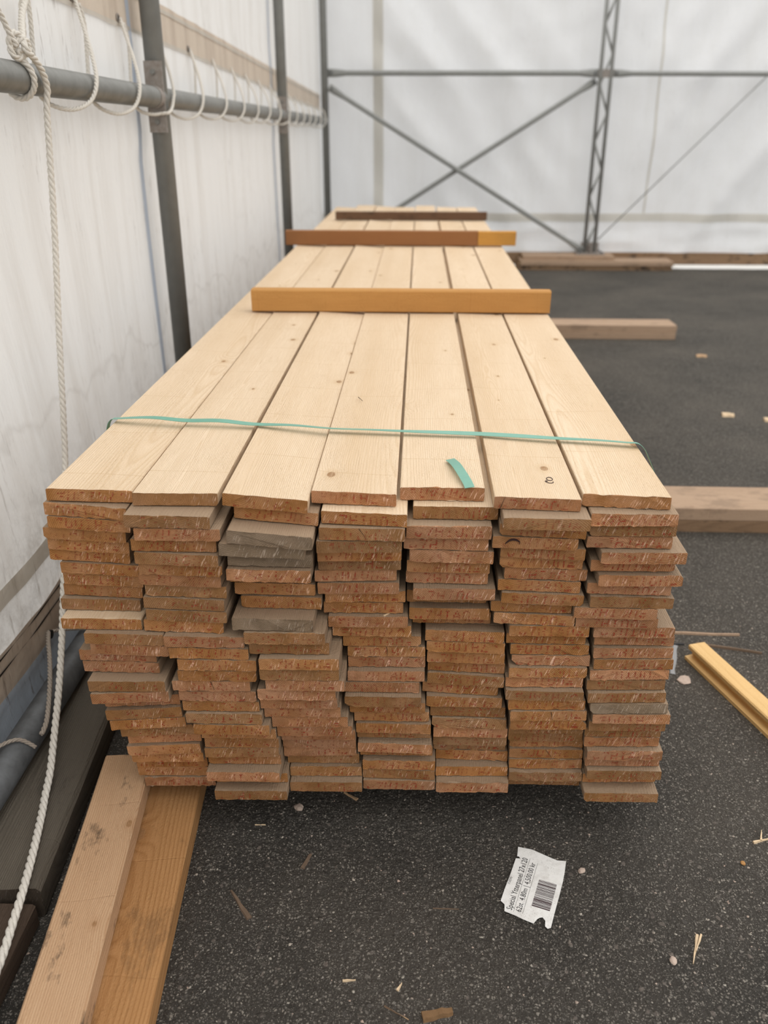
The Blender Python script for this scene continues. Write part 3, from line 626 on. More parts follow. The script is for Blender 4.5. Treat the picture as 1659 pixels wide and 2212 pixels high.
# grooved batten on the right
def grooved_batten():
    W, T, L = 0.053, 0.045, 0.95
    P = [(-W / 2 + .001, 0.0), (W / 2 - .001, 0), (W / 2, .001), (W / 2, T - .003), (W / 2 - .003, T), (-W / 2 + .005, T), (-W / 2 + .002, T - .003), (-W / 2 + .003, T - .013), (-W / 2 + .018, T - .016), (-W / 2 + .018, .012), (-W / 2 - .004, .010), (-W / 2 - .004, .001)]
    n = len(P); vs = [(x, 0, z) for x, z in P] + [(x, L, z) for x, z in P]
    fs = [(k, n + k, n + (k + 1) % n, (k + 1) % n) for k in range(n)] + [tuple(range(n)), tuple(range(2 * n - 1, n - 1, -1))]
    me = mesh('grooved_batten', vs, fs, False, [0] * n + [1, 1])
    ang = math.atan2(0.097, 0.311) ; fx, fy = 0.766, 1.986
    tag(link('grooved_batten', me, ['planed_pine', 'planed_pine'], None, (fx + math.sin(ang) * L, fy - math.cos(ang) * L, 0), (0, 0, ang)),
        'short planed pine batten with a groove along its side, right of the stack', 'batten')
grooved_batten()

# ================================================================ THE BOARD STACK
BOARDS = [
(1,1,-0.5533,0.7306,0.0244,1.3187,-0.044,-0.0110,'o'),(1,2,-0.5605,0.7061,0.0244,1.3072,-0.043,0.0077,'o'),
(1,3,-0.5574,0.6817,0.0244,1.3068,-0.043,0.0038,'o'),(1,4,-0.5713,0.6572,0.0244,1.3153,-0.041,0.0006,'o'),
(1,5,-0.5704,0.6328,0.0244,1.3222,-0.040,0.0010,'o'),(1,6,-0.5749,0.6083,0.0244,1.3319,-0.041,0.0002,'o'),
(1,7,-0.5568,0.5839,0.0244,1.3271,-0.033,0.0004,'o'),(1,8,-0.5572,0.5594,0.0244,1.3314,-0.030,0.0005,'o'),
(1,9,-0.5622,0.5350,0.0244,1.3360,-0.028,0.0015,'o'),(1,10,-0.5669,0.5106,0.0244,1.3277,-0.020,-0.0032,'b'),
(1,11,-0.5598,0.4861,0.0244,1.3016,-0.013,-0.0047,'o'),(1,12,-0.5187,0.4617,0.0244,1.2904,-0.009,-0.0002,'b'),
(1,13,-0.5124,0.4372,0.0244,1.2934,-0.002,0.0037,'p'),(1,14,-0.5422,0.4128,0.0244,1.3096,0.004,0.0030,'p'),
(1,15,-0.5389,0.3883,0.0244,1.3111,0.016,0.0044,'p'),(1,16,-0.5236,0.3639,0.0244,1.2835,0.027,0.0015,'b'),
(1,17,-0.5199,0.3394,0.0244,1.2831,0.039,-0.0074,'p'),(1,18,-0.5081,0.3150,0.0244,1.3083,0.051,-0.0032,'p'),
(1,19,-0.5044,0.2906,0.0244,1.2997,0.060,-0.0058,'b'),(1,20,-0.4997,0.2661,0.0244,1.3017,0.060,-0.0066,'o'),
(1,21,-0.4868,0.2417,0.0244,1.3124,0.060,-0.0025,'b'),(1,22,-0.4790,0.2172,0.0244,1.3223,0.060,-0.0021,'p'),
(1,23,-0.4806,0.1928,0.0244,1.3156,0.060,-0.0040,'o'),(1,24,-0.4783,0.1683,0.0244,1.3228,0.060,0.0027,'o'),
(1,25,-0.4755,0.1439,0.0244,1.3363,0.055,0.0003,'o'),(1,26,-0.4763,0.1194,0.0244,1.3396,0.051,0.0028,'o'),
(1,27,-0.4643,0.0950,0.0244,1.3376,0.047,0.0019,'p'),(2,1,-0.4049,0.7306,0.0244,1.3083,0.000,-0.0042,'b'),
(2,2,-0.4096,0.7061,0.0244,1.2696,-0.004,0.0010,'b'),(2,3,-0.3954,0.6817,0.0244,1.2720,-0.008,-0.0035,'p'),
(2,4,-0.4061,0.6572,0.0244,1.2814,-0.012,-0.0044,'o'),(2,5,-0.4028,0.6328,0.0244,1.2760,-0.016,0.0044,'b'),
(2,6,-0.4004,0.6083,0.0244,1.2860,-0.017,0.0004,'o'),(2,7,-0.4053,0.5839,0.0244,1.2911,-0.019,0.0016,'p'),
(2,8,-0.3990,0.5594,0.0244,1.2983,-0.018,0.0004,'b'),(2,9,-0.4038,0.5350,0.0244,1.2942,-0.018,0.0026,'b'),
(2,10,-0.4014,0.5106,0.0244,1.2938,-0.016,0.0004,'b'),(2,11,-0.4099,0.4861,0.0244,1.2996,-0.014,0.0020,'o'),
(2,12,-0.3725,0.4617,0.0244,1.2864,-0.002,-0.0020,'p'),(2,13,-0.3662,0.4372,0.0244,1.2873,0.002,-0.0007,'o'),
(2,14,-0.3533,0.4128,0.0244,1.2868,0.005,-0.0003,'o'),(2,15,-0.3551,0.3883,0.0244,1.2887,0.008,-0.0003,'o'),
(2,16,-0.3685,0.3639,0.0244,1.2911,0.011,-0.0002,'p'),(2,17,-0.3592,0.3394,0.0244,1.2941,0.012,-0.0000,'p'),
(2,18,-0.3552,0.3150,0.0244,1.2964,0.014,0.0002,'o'),(2,19,-0.3504,0.2906,0.0244,1.2906,0.016,0.0005,'b'),
(2,20,-0.3375,0.2661,0.0244,1.2894,0.017,0.0006,'o'),(2,21,-0.3295,0.2417,0.0244,1.3092,0.023,-0.0007,'o'),
(2,22,-0.3258,0.2172,0.0244,1.3125,0.024,-0.0004,'o'),(2,23,-0.3275,0.1928,0.0244,1.3135,0.025,-0.0031,'b'),
(2,24,-0.3253,0.1683,0.0244,1.3227,0.026,0.0002,'o'),(2,25,-0.3260,0.1439,0.0244,1.3006,0.028,0.0006,'p'),
(2,26,-0.3150,0.1194,0.0244,1.3264,0.027,-0.0000,'o'),(2,27,-0.3140,0.0950,0.0244,1.3033,0.027,0.0003,'b'),
(3,1,-0.2492,0.7296,0.0254,1.2989,-0.060,0.0071,'o'),(3,2,-0.2335,0.7042,0.0254,1.3053,-0.053,0.0110,'o'),
(3,3,-0.2394,0.6788,0.0254,1.2620,-0.041,0.0110,'g'),(3,4,-0.2551,0.6535,0.0254,1.2702,-0.030,0.0001,'g'),
(3,5,-0.2452,0.6281,0.0254,1.2878,-0.023,-0.0034,'g'),(3,6,-0.2473,0.6027,0.0254,1.2791,-0.018,-0.0027,'p'),
(3,7,-0.2526,0.5773,0.0254,1.3221,-0.012,-0.0027,'o'),(3,8,-0.2457,0.5519,0.0254,1.3241,-0.006,0.0001,'o'),
(3,9,-0.2352,0.5265,0.0254,1.3207,-0.003,0.0015,'o'),(3,10,-0.2467,0.5012,0.0254,1.2855,0.001,0.0019,'g'),
(3,11,-0.2263,0.4758,0.0254,1.2813,0.010,-0.0009,'b'),(3,12,-0.2201,0.4504,0.0254,1.2897,0.012,-0.0012,'b'),
(3,13,-0.2018,0.4250,0.0254,1.2764,0.013,-0.0010,'o'),(3,14,-0.2030,0.3996,0.0254,1.2813,0.015,0.0002,'b'),
(3,15,-0.1939,0.3742,0.0254,1.2842,0.017,0.0005,'p'),(3,16,-0.2111,0.3488,0.0254,1.2905,0.019,-0.0003,'p'),
(3,17,-0.2090,0.3235,0.0254,1.2987,0.020,-0.0001,'p'),(3,18,-0.2042,0.2981,0.0254,1.3062,0.020,0.0006,'p'),
(3,19,-0.1913,0.2727,0.0254,1.3102,0.021,-0.0005,'p'),(3,20,-0.1833,0.2473,0.0254,1.3144,0.023,-0.0007,'p'),
(3,21,-0.1796,0.2219,0.0254,1.3349,0.024,0.0002,'p'),(3,22,-0.1792,0.1965,0.0254,1.3424,0.024,0.0009,'p'),
(3,23,-0.1791,0.1712,0.0254,1.3492,0.024,-0.0018,'p'),(3,24,-0.1741,0.1458,0.0254,1.3577,0.024,0.0001,'b'),
(3,25,-0.1688,0.1204,0.0254,1.3490,0.024,-0.0002,'b'),(3,26,-0.1678,0.0950,0.0254,1.3322,0.024,0.0005,'b'),
(4,1,-0.1026,0.7306,0.0244,1.3232,-0.008,0.0075,'p'),(4,2,-0.0837,0.7061,0.0244,1.2949,0.001,0.0110,'o'),
(4,3,-0.0870,0.6817,0.0244,1.2860,0.010,0.0050,'b'),(4,4,-0.0919,0.6572,0.0244,1.2878,0.011,-0.0042,'b'),
(4,5,-0.0928,0.6328,0.0244,1.3041,0.013,-0.0044,'o'),(4,6,-0.0936,0.6083,0.0244,1.3178,0.015,-0.0011,'b'),
(4,7,-0.1011,0.5839,0.0244,1.3220,0.019,-0.0039,'p'),(4,8,-0.0963,0.5594,0.0244,1.3190,0.020,0.0002,'p'),
(4,9,-0.0852,0.5350,0.0244,1.3338,0.019,-0.0018,'o'),(4,10,-0.0890,0.5106,0.0244,1.3370,0.016,0.0021,'o'),
(4,11,-0.0802,0.4861,0.0244,1.3272,0.016,0.0010,'p'),(4,12,-0.0739,0.4617,0.0244,1.3357,0.015,0.0012,'o'),
(4,13,-0.0556,0.4372,0.0244,1.3410,0.014,-0.0003,'o'),(4,14,-0.0474,0.4128,0.0244,1.3435,0.012,-0.0005,'o'),
(4,15,-0.0469,0.3883,0.0244,1.3468,0.012,-0.0006,'p'),(4,16,-0.0477,0.3639,0.0244,1.3344,0.011,-0.0018,'p'),
(4,17,-0.0568,0.3394,0.0244,1.3332,0.010,0.0003,'p'),(4,18,-0.0533,0.3150,0.0244,1.3211,0.010,0.0001,'b'),
(4,19,-0.0451,0.2906,0.0244,1.3357,0.008,-0.0002,'o'),(4,20,-0.0371,0.2661,0.0244,1.3416,0.008,-0.0003,'o'),
(4,21,-0.0334,0.2417,0.0244,1.3358,0.007,0.0013,'o'),(4,22,-0.0330,0.2172,0.0244,1.3531,0.006,-0.0001,'b'),
(4,23,-0.0309,0.1928,0.0244,1.3371,0.005,0.0039,'p'),(4,24,-0.0279,0.1683,0.0244,1.3596,0.004,-0.0019,'o'),
(4,25,-0.0226,0.1439,0.0244,1.3465,0.003,-0.0010,'o'),(4,26,-0.0226,0.1194,0.0244,1.3476,0.003,0.0035,'b'),
(4,27,-0.0216,0.0950,0.0244,1.3436,0.003,-0.0006,'p'),(5,1,0.0475,0.7296,0.0254,1.3504,-0.001,-0.0016,'p'),
(5,2,0.0702,0.7042,0.0254,1.3284,-0.003,-0.0010,'b'),(5,3,0.0592,0.6788,0.0254,1.3049,-0.005,-0.0037,'p'),
(5,4,0.0551,0.6535,0.0254,1.3125,-0.003,0.0017,'p'),(5,5,0.0652,0.6281,0.0254,1.3143,-0.002,0.0030,'p'),
(5,6,0.0610,0.6027,0.0254,1.3243,-0.001,0.0014,'o'),(5,7,0.0594,0.5773,0.0254,1.3319,-0.001,0.0026,'p'),
(5,8,0.0724,0.5519,0.0254,1.3169,-0.005,-0.0043,'p'),(5,9,0.0610,0.5265,0.0254,1.3536,-0.005,-0.0010,'o'),
(5,10,0.0660,0.5012,0.0254,1.3354,-0.006,-0.0035,'o'),(5,11,0.0723,0.4758,0.0254,1.3649,-0.010,-0.0043,'o'),
(5,12,0.0961,0.4504,0.0254,1.3408,-0.014,0.0020,'o'),(5,13,0.0988,0.4250,0.0254,1.3431,-0.020,-0.0013,'o'),
(5,14,0.1003,0.3996,0.0254,1.3476,-0.020,-0.0001,'o'),(5,15,0.1024,0.3742,0.0254,1.3559,-0.021,0.0031,'o'),
(5,16,0.1019,0.3488,0.0254,1.3486,-0.021,0.0076,'b'),(5,17,0.0929,0.3235,0.0254,1.3570,-0.017,0.0050,'o'),
(5,18,0.1011,0.2981,0.0254,1.3480,-0.016,-0.0024,'o'),(5,19,0.1091,0.2727,0.0254,1.3532,-0.013,-0.0004,'b'),
(5,20,0.1128,0.2473,0.0254,1.3493,-0.012,-0.0016,'b'),(5,21,0.1167,0.2219,0.0254,1.3541,-0.004,-0.0007,'p'),
(5,22,0.1170,0.1965,0.0254,1.3605,0.000,0.0016,'b'),(5,23,0.1183,0.1712,0.0254,1.3789,0.001,-0.0015,'b'),
(5,24,0.1236,0.1458,0.0254,1.3789,0.003,0.0025,'o'),(5,25,0.1236,0.1204,0.0254,1.3604,0.006,-0.0038,'o'),
(5,26,0.1246,0.0950,0.0254,1.3412,0.010,-0.0026,'p'),(6,1,0.2048,0.7314,0.0236,1.3117,-0.026,0.0005,'p'),
(6,2,0.2183,0.7079,0.0236,1.2816,-0.023,-0.0071,'b'),(6,3,0.2164,0.6843,0.0236,1.3052,-0.022,0.0044,'o'),
(6,4,0.2054,0.6607,0.0236,1.3063,-0.024,-0.0002,'o'),(6,5,0.2213,0.6371,0.0236,1.3174,-0.023,0.0032,'o'),
(6,6,0.2216,0.6136,0.0236,1.3272,-0.022,-0.0042,'o'),(6,7,0.2315,0.5900,0.0236,1.3298,-0.024,-0.0008,'p'),
(6,8,0.2216,0.5664,0.0236,1.3287,-0.021,0.0024,'o'),(6,9,0.2284,0.5429,0.0236,1.3225,-0.018,0.0009,'o'),
(6,10,0.2122,0.5193,0.0236,1.3355,-0.013,0.0004,'o'),(6,11,0.2184,0.4957,0.0236,1.3320,-0.012,0.0041,'o'),
(6,12,0.2473,0.4721,0.0236,1.3312,-0.003,-0.0029,'o'),(6,13,0.2450,0.4486,0.0236,1.3438,0.004,0.0011,'o'),
(6,14,0.2538,0.4250,0.0236,1.3441,0.005,-0.0017,'o'),(6,15,0.2574,0.4014,0.0236,1.3436,0.008,0.0002,'p'),
(6,16,0.2534,0.3779,0.0236,1.3373,0.013,-0.0025,'o'),(6,17,0.2486,0.3543,0.0236,1.3412,0.016,-0.0003,'p'),
(6,18,0.2497,0.3307,0.0236,1.3300,0.019,0.0045,'b'),(6,19,0.2562,0.3071,0.0236,1.3351,0.019,-0.0001,'o'),
(6,20,0.2609,0.2836,0.0236,1.3318,0.020,-0.0035,'o'),(6,21,0.2628,0.2600,0.0236,1.3355,0.018,-0.0008,'o'),
(6,22,0.2629,0.2364,0.0236,1.3531,0.018,-0.0012,'b'),(6,23,0.2639,0.2129,0.0236,1.3584,0.020,0.0007,'b'),
(6,24,0.2693,0.1893,0.0236,1.3720,0.019,0.0001,'o'),(6,25,0.2698,0.1657,0.0236,1.3655,0.017,0.0011,'o'),
(6,26,0.2702,0.1421,0.0236,1.3636,0.016,0.0005,'o'),(6,27,0.2708,0.1186,0.0236,1.3527,0.015,-0.0018,'b'),
(6,28,0.2708,0.0950,0.0236,1.3686,0.014,0.0018,'b'),(7,1,0.3551,0.7314,0.0236,1.3267,-0.001,0.0110,'o'),
(7,2,0.3662,0.7079,0.0236,1.3048,0.002,-0.0021,'p'),(7,3,0.3688,0.6843,0.0236,1.3137,0.003,-0.0010,'b'),
(7,4,0.3658,0.6607,0.0236,1.3167,0.002,-0.0006,'p'),(7,5,0.3901,0.6371,0.0236,1.3039,0.002,-0.0032,'p'),
(7,6,0.3781,0.6136,0.0236,1.3219,0.005,-0.0023,'p'),(7,7,0.3920,0.5900,0.0236,1.3109,0.003,-0.0030,'p'),
(7,8,0.3775,0.5664,0.0236,1.3234,0.003,0.0041,'p'),(7,9,0.3838,0.5429,0.0236,1.3175,0.005,0.0025,'b'),
(7,10,0.3584,0.5193,0.0236,1.3182,0.006,0.0051,'p'),(7,11,0.3646,0.4957,0.0236,1.3266,0.007,0.0034,'p'),
(7,12,0.3995,0.4721,0.0236,1.3329,0.008,-0.0006,'p'),(7,13,0.4054,0.4486,0.0236,1.3445,0.010,0.0004,'p'),
(7,14,0.4050,0.4250,0.0236,1.3378,0.019,-0.0015,'p'),(7,15,0.4079,0.4014,0.0236,1.3366,0.023,0.0001,'o'),
(7,16,0.4032,0.3779,0.0236,1.3366,0.025,-0.0013,'p'),(7,17,0.4000,0.3543,0.0236,1.3384,0.025,-0.0001,'b'),
(7,18,0.4027,0.3307,0.0236,1.3308,0.026,-0.0022,'b'),(7,19,0.4091,0.3071,0.0236,1.3286,0.026,-0.0007,'g'),
(7,20,0.4159,0.2836,0.0236,1.3282,0.028,0.0015,'p'),(7,21,0.4128,0.2600,0.0236,1.3370,0.027,0.0011,'b'),
(7,22,0.4097,0.2364,0.0236,1.3486,0.026,0.0024,'b'),(7,23,0.4105,0.2129,0.0236,1.3499,0.026,-0.0007,'p'),
(7,24,0.4164,0.1893,0.0236,1.3377,0.022,-0.0019,'p'),(7,25,0.4165,0.1657,0.0236,1.3483,0.024,-0.0005,'p'),
(7,26,0.4202,0.1421,0.0236,1.3364,0.025,0.0014,'b'),(7,27,0.4170,0.1186,0.0236,1.3554,0.027,-0.0005,'o'),
(7,28,0.4170,0.0950,0.0236,1.3254,0.026,0.0010,'b'),
]
TONE = {'o': (0.345, 0.172, 0.076), 'b': (0.275, 0.148, 0.07), 'p': (0.36, 0.185, 0.098), 'g': (0.225, 0.165, 0.112)}
TWORD = {'o': 'orange-brown', 'b': 'dull brown', 'p': 'pinkish-brown', 'g': 'weathered grey'}
ORD = 'topmost second third fourth fifth sixth seventh eighth ninth tenth eleventh twelfth thirteenth fourteenth fifteenth sixteenth seventeenth eighteenth nineteenth twentieth twenty-first twenty-second twenty-third twenty-fourth twenty-fifth twenty-sixth twenty-seventh twenty-eighth'.split()
COLW = {1: 'leftmost column', 2: 'second column from left', 3: 'third column from left', 4: 'middle column', 5: 'third column from right', 6: 'second column from right', 7: 'rightmost column'}
GLYPH = {'7': ['11111', '00001', '00010', '00010', '00100', '00100', '00100'], 'H': ['10001', '10001', '10001', '11111', '10001', '10001', '10001'],
         'I': ['01110', '00100', '00100', '00100', '00100', '00100', '01110'], 'O': ['01110', '10001', '10001', '10001', '10001', '10001', '01110'],
         'U': ['01110', '10001', '10001', '10001', '10001', '10001', '10001'], 'C': ['00000', '00000', '00000', '00000', '10001', '11011', '01110'],
         'A': ['00100', '01010', '01010', '10001', '11111', '10001', '10001'], '=': ['00000', '00000', '00000', '01110', '00000', '11111', '11111']}
def stamp_mesh(T, skew, flip, drop, seed, word):
    r = random.Random(seed); q = MB(); n = len(word); gw = 0.0125; x0 = -0.060 + r.uniform(-.003, .008); pitchx = 0.0172
    slant = r.uniform(-.05, .2); y = -0.0016; zc = T * 0.5 + r.uniform(-.003, .003); hgt = T * 0.86
    for i, ch in enumerate(word):
        for ry, row in enumerate(GLYPH[ch]):
            for cx, b in enumerate(row):
                if b == '0' or r.random() < drop: continue
                u = x0 + i * pitchx + cx * gw / 5; v = hgt * (0.5 - (ry + 0.5) / 7)
                u += v * slant
                if flip: u, v = -u, -v
                w = gw / 5 * r.uniform(0.8, 1.15); h = hgt / 7 * r.uniform(0.75, 1.15); u += r.uniform(-.0003, .0003); z = zc + v
                if z - h / 2 < 0.0006 or z + h / 2 > T - 0.0006 or abs(u) > 0.068: continue
                f = lambda xx: y - skew * xx / 0.145
                q.add([(u - w / 2, f(u - w / 2), z - h / 2), (u + w / 2, f(u + w / 2), z - h / 2 + .0002), (u + w / 2, f(u + w / 2), z + h / 2), (u - w / 2, f(u - w / 2), z + h / 2 - .0002)], [(0, 1, 2, 3)])
    return q
WANE = {(1, 3): {'tr': .006}, (4, 13): {'br': .006}, (6, 3): {'bl': .005}, (6, 6): {'bl': .006}, (6, 15): {'bl': .010}, (6, 21): {'tr': .009}, (4, 18): {'bl': .006}, (5, 20): {'bl': .007}, (7, 19): {'bl': .007},
        (6, 9): {'br': .005}, (1, 4): {'bl': .005}, (6, 2): {'bl': .003}, (7, 28): {'bl': .006}}
CRACK = {(6, 1): (-0.062, -0.055, -0.002, .016), (6, 25): (-.002, .012, -.002, -.012), (4, 14): (0.0, .002, 0, -.018), (4, 3): (-.005, .008, -.003, -.010), (2, 16): (.0, .006, .003, -.004), (6, 20): (.005, .008, .0, -.004)}
boards = {}
for (c, k, x, zb, pitch, Y, slope, skew, tone) in BOARDS:
    if (c, k) == (2, 1): x += 0.0018
    if (c, k) == (3, 1): x -= 0.0008
    T = pitch - 0.0026; r = random.Random(c * 100 + k)
    wane = WANE.get((c, k), {})
    if not wane and r.random() < 0.10: wane = {r.choice(['bl', 'br', 'tr']): r.uniform(.002, .005)}
    L = r.uniform(5.50, 5.62) + (1.32 - Y) + (0.12 if (k == 1 and c in (2, 5)) else 0)
    me = timber_mesh('timber_board', 0.1443, T, L, skew, 0.0011 if r.random() < .3 else 0.0006, wane, seed=c * 100 + k)
    face = 'board_fresh' if k == 1 else 'board_side'
    if (c, k) in ((1, 11), (4, 2), (5, 2)): face = 'board_fresh'
    o = link('timber_board', me, [face, 'board_end'], None, (x, Y, zb), (0, math.atan(-slope), 0))
    tc_ = TONE[tone]; j = r.uniform(0.86, 1.14); h = r.uniform(-.02, .02)
    o.color = (tc_[0] * j * (1 + h), tc_[1] * j, tc_[2] * j * (1 - h), 1)
    last = {1: 27, 2: 27, 3: 26, 4: 27, 5: 26, 6: 28, 7: 28}[c]
    place = 'topmost' if k == 1 else ('lowest' if k == last else ORD[k - 1] + ' from the top')
    tag(o, 'sawn board with %s end, %s in the %s' % (TWORD[tone], place, COLW[c]), 'board', 'sawn boards in the timber stack')
    boards[c, k] = o
    drop = {'o': 0.16, 'p': 0.18, 'b': 0.34, 'g': 0.75}[tone] + r.uniform(-.12, .2) + (0.2 if c in (1, 2, 3) else 0)
    if drop < 0.85 and (c, k) not in ((7, 1), (2, 1), (3, 10)):
        flip = (c, k) in ((4, 1), (5, 1), (1, 2), (7, 5)) or r.random() < 0.22
        st = stamp_mesh(T, skew, flip, drop, c * 7 + k, 'C7HIOU=' if r.random() < .7 else 'C7HIAU=')
        if st.v: st.build('red_stamp', 'stamp', o)
    if (c, k) in CRACK:
        xa, xb, za, zc_ = CRACK[c, k]; q = MB(); w = .0006; n = 5; vs = []
        for i in range(n + 1):
            t = i / n; u = xa + (xb - xa) * t + r.uniform(-.0008, .0008); z = T * t if zc_ > 0 else T * (1 - t * .9)
            ww = w * (1 - .6 * t); vs += [(u - ww, -.0019 - skew * u / .145, z), (u + ww, -.0019 - skew * u / .145, z)]
        q.add(vs, [(2 * i, 2 * i + 1, 2 * i + 3, 2 * i + 2) for i in range(n)]); q.build('end_crack', 'crack', o)
# resin pocket on one end of the sixth column, and splinters caught between the boards
q = MB(); q.tube(catmull([(-.051, -.0012, .008), (-.043, -.0014, .0155), (-.034, -.0014, .0165), (-.027, -.0012, .0125), (-.027, -.0012, .0085)], 5), [.0006 + .0016 * math.sin(math.pi * min(i / 16, 1)) for i in range(21)], 6)
q.build('resin_mark', 'knot_dark', boards[6, 4])
# resin-ringed knot on the topmost board of the sixth column
b61 = boards[6, 1]; top61 = b61.location.z + 0.0214
def ring(cx, cy, rx, ry, a0, a1, rad):
    return [(cx + rx * math.cos(a), cy + ry * math.sin(a), 0.0216) for a in [a0 + (a1 - a0) * i / 18 for i in range(19)]]
q = MB(); lx = 0.235 - b61.location.x; ly = 1.392 - b61.location.y
q.tube(ring(lx, ly + .006, .0052, .0075, 0, 6.28, 0), 0.0007, 5); q.tube(ring(lx - .001, ly - .008, .0058, .0055, 2.6, 6.6, 0), 0.0007, 5); q.tube(ring(lx - .007, ly - .006, .002, .003, 0, 5, 0), 0.0006, 5)
q.build('knot_ring', 'knot_dark', b61)

# battens laid across the stack
TOPZ = 0.757
cross('cross_batten', -0.546, 0.432, 2.854, 0.048, 0.070, TOPZ, 'batten', 'amber-brown square batten across the stack, nearest of the three', 'batten', None, 41, cham=.003)
cross('cross_batten', -0.681, 0.302, 4.575, 0.050, 0.070, TOPZ, 'batten_red', 'reddish-brown batten across the stack, middle one, overhanging left', 'batten', None, 42, cham=.002)
cross('cross_batten', 0.303, 0.494, 4.572, 0.050, 0.067, TOPZ + .002, 'batten_yellow', 'short yellow-brown batten end butting the middle batten, overhanging right', 'batten', None, 43, cham=.002)
cross('cross_batten', -0.543, 0.440, 5.874, 0.048, 0.050, TOPZ, 'batten_dark', 'dark split batten across the stack, farthest of the three', 'batten', None, 44, cham=.004)

# green packing strap round the stack, and a cut end of it
def board_top(c): o = boards[c, 1]; return o.location.z + 0.0222
pts = [(-0.640, 1.672, 0.14), (-0.664, 1.672, 0.46), (-0.655, 1.672, 0.66), (-0.640, 1.671, 0.735), (-0.630, 1.671, 0.756), (-0.612, 1.668, 0.7605), (-0.54, 1.664, 0.766), (-0.473, 1.661, 0.7615), (-0.40, 1.655, 0.764), (-0.332, 1.649, 0.7595), (-0.25, 1.638, 0.762), (-0.169, 1.628, 0.7595), (-0.09, 1.623, 0.7595),
       (-0.025, 1.620, 0.7585), (0.05, 1.615, 0.7585), (0.13, 1.610, 0.758), (0.20, 1.60, 0.7585), (0.278, 1.591, 0.7575), (0.35, 1.579, 0.759), (0.405, 1.569, 0.7585), (0.430, 1.565, 0.7565), (0.449, 1.563, 0.730), (0.474, 1.563, 0.66), (0.500, 1.566, 0.46), (0.505, 1.57, 0.14)]
pts = [(p[0], p[1], p[2] + (0.0025 if abs(p[0]) < .55 else 0.004)) for p in pts]
cp = catmull(pts, 4); W_ = Vector((0.06, 1, 0)); wd = []
for p in cp: wd.append(Vector((0.08, 1, 0.18 * math.sin(p.x * 11))))
m_ = MB(); m_.ribbon(cp, 0.0145, 0.0008, wd); tag(m_.build('packing_strap', 'strap'), 'green plastic strap drawn across the boards near the front of the stack', 'strap')
m_ = MB(); cp = catmull([(0.064, 1.474, 0.7575), (0.073, 1.435, 0.763), (0.082, 1.39, 0.764), (0.0905, 1.355, 0.760), (0.093, 1.338, 0.7585)], 5)
m_.ribbon(cp, 0.0165, 0.0007, Vector((1, .18, 0.15))); tag(m_.build('strap_offcut', 'strap'), 'short cut piece of green strap lying on a top board end', 'strap')

# ================================================================ THE PRICE LABEL
ang = math.atan2(0.121, 0.043); lab = empty('price_label', (0.186, 1.138, 0.0), 'torn white paper price label with barcode lying on the asphalt', 'label')
def P2(x, y, z): return (x - 0.186, y - 1.138, z)
out = [(.218, 1.291), (.245, 1.285), (.271, 1.270), (.291, 1.259), (.308, 1.258), (.302, 1.234), (.295, 1.210), (.281, 1.170), (.266, 1.129), (.257, 1.103), (.251, 1.101), (.247, 1.106), (.249, 1.118), (.245, 1.125), (.240, 1.124), (.235, 1.121), (.227, 1.111), (.210, 1.119), (.196, 1.127), (.177, 1.136), (.1785, 1.151), (.172, 1.159), (.182, 1.187), (.193, 1.214), (.203, 1.241), (.2105, 1.2615), (.2195, 1.2612), (.2165, 1.2665), (.2135, 1.2665)]
zb_ = [0.0042 + 0.0012 * math.sin(i * 1.3) for i in range(len(out))]
cx = sum(p[0] for p in out) / len(out); cy = sum(p[1] for p in out) / len(out); n = len(out)
bm = bmesh.new(); vs_ = [bm.verts.new(P2(p[0], p[1], 0.0030)) for p in out]; f_ = bm.faces.new(vs_); bmesh.ops.triangulate(bm, faces=[f_])
ex = bmesh.ops.extrude_face_region(bm, geom=bm.faces[:]); bmesh.ops.translate(bm, vec=(0, 0, 0.0004), verts=[v for v in ex['geom'] if isinstance(v, bmesh.types.BMVert)])
bmesh.ops.recalc_face_normals(bm, faces=bm.faces[:]); me = bpy.data.meshes.new('sheet'); bm.to_mesh(me); bm.free(); link('sheet', me, 'paper', lab)
def printed(txt, x, y, length, name, squash=1.0, mat='black_ink'):
    cu = bpy.data.curves.new(name, 'FONT'); cu.body = txt; cu.size = 1.0; cu.resolution_u = 2
    t = bpy.data.objects.new(name, cu); col.objects.link(t); bpy.context.view_layer.update()
    dg = bpy.context.evaluated_depsgraph_get(); me = bpy.data.meshes.new_from_object(t.evaluated_get(dg)); bpy.data.objects.remove(t)
    xs = [v.co.x for v in me.vertices]; s = length / (max(xs) - min(xs))
    me.transform(Matrix.Diagonal((s, s * squash, 1, 1))); me.materials.clear()
    return link(name, me, mat, lab, P2(x, y, 0.0037), (0, 0, ang))
printed('Special Ytterpanel 27x120', 0.1905, 1.1375, 0.130, 'print_line', 1.28)
printed('62st  4.80m | 4,500.00 kr', 0.2065, 1.1335, 0.122, 'print_line', 1.22)
printed('710295', 0.193, 1.197, 0.018, 'print_line', 1.1)
du, dv = (math.cos(ang), math.sin(ang)), (math.sin(ang), -math.cos(ang))
def strip(u0, v0, u1, v1, base, name, mat):
    q = MB(); q.add([P2(base[0] + du[0] * u + dv[0] * v, base[1] + du[1] * u + dv[1] * v, 0.0037) for u, v in ((u0, v0), (u0, v1), (u1, v1), (u1, v0))], [(0, 1, 2, 3)]); return q
for base, L_ in (((0.1925, 1.1365), 0.133), ((0.2085, 1.1325), 0.125)):
    strip(-.001, .0012, L_, .0016, base, 'underline', 'black_ink').build('underline', 'black_ink', lab)
u = 0.0; rb = random.Random(5); q = MB()
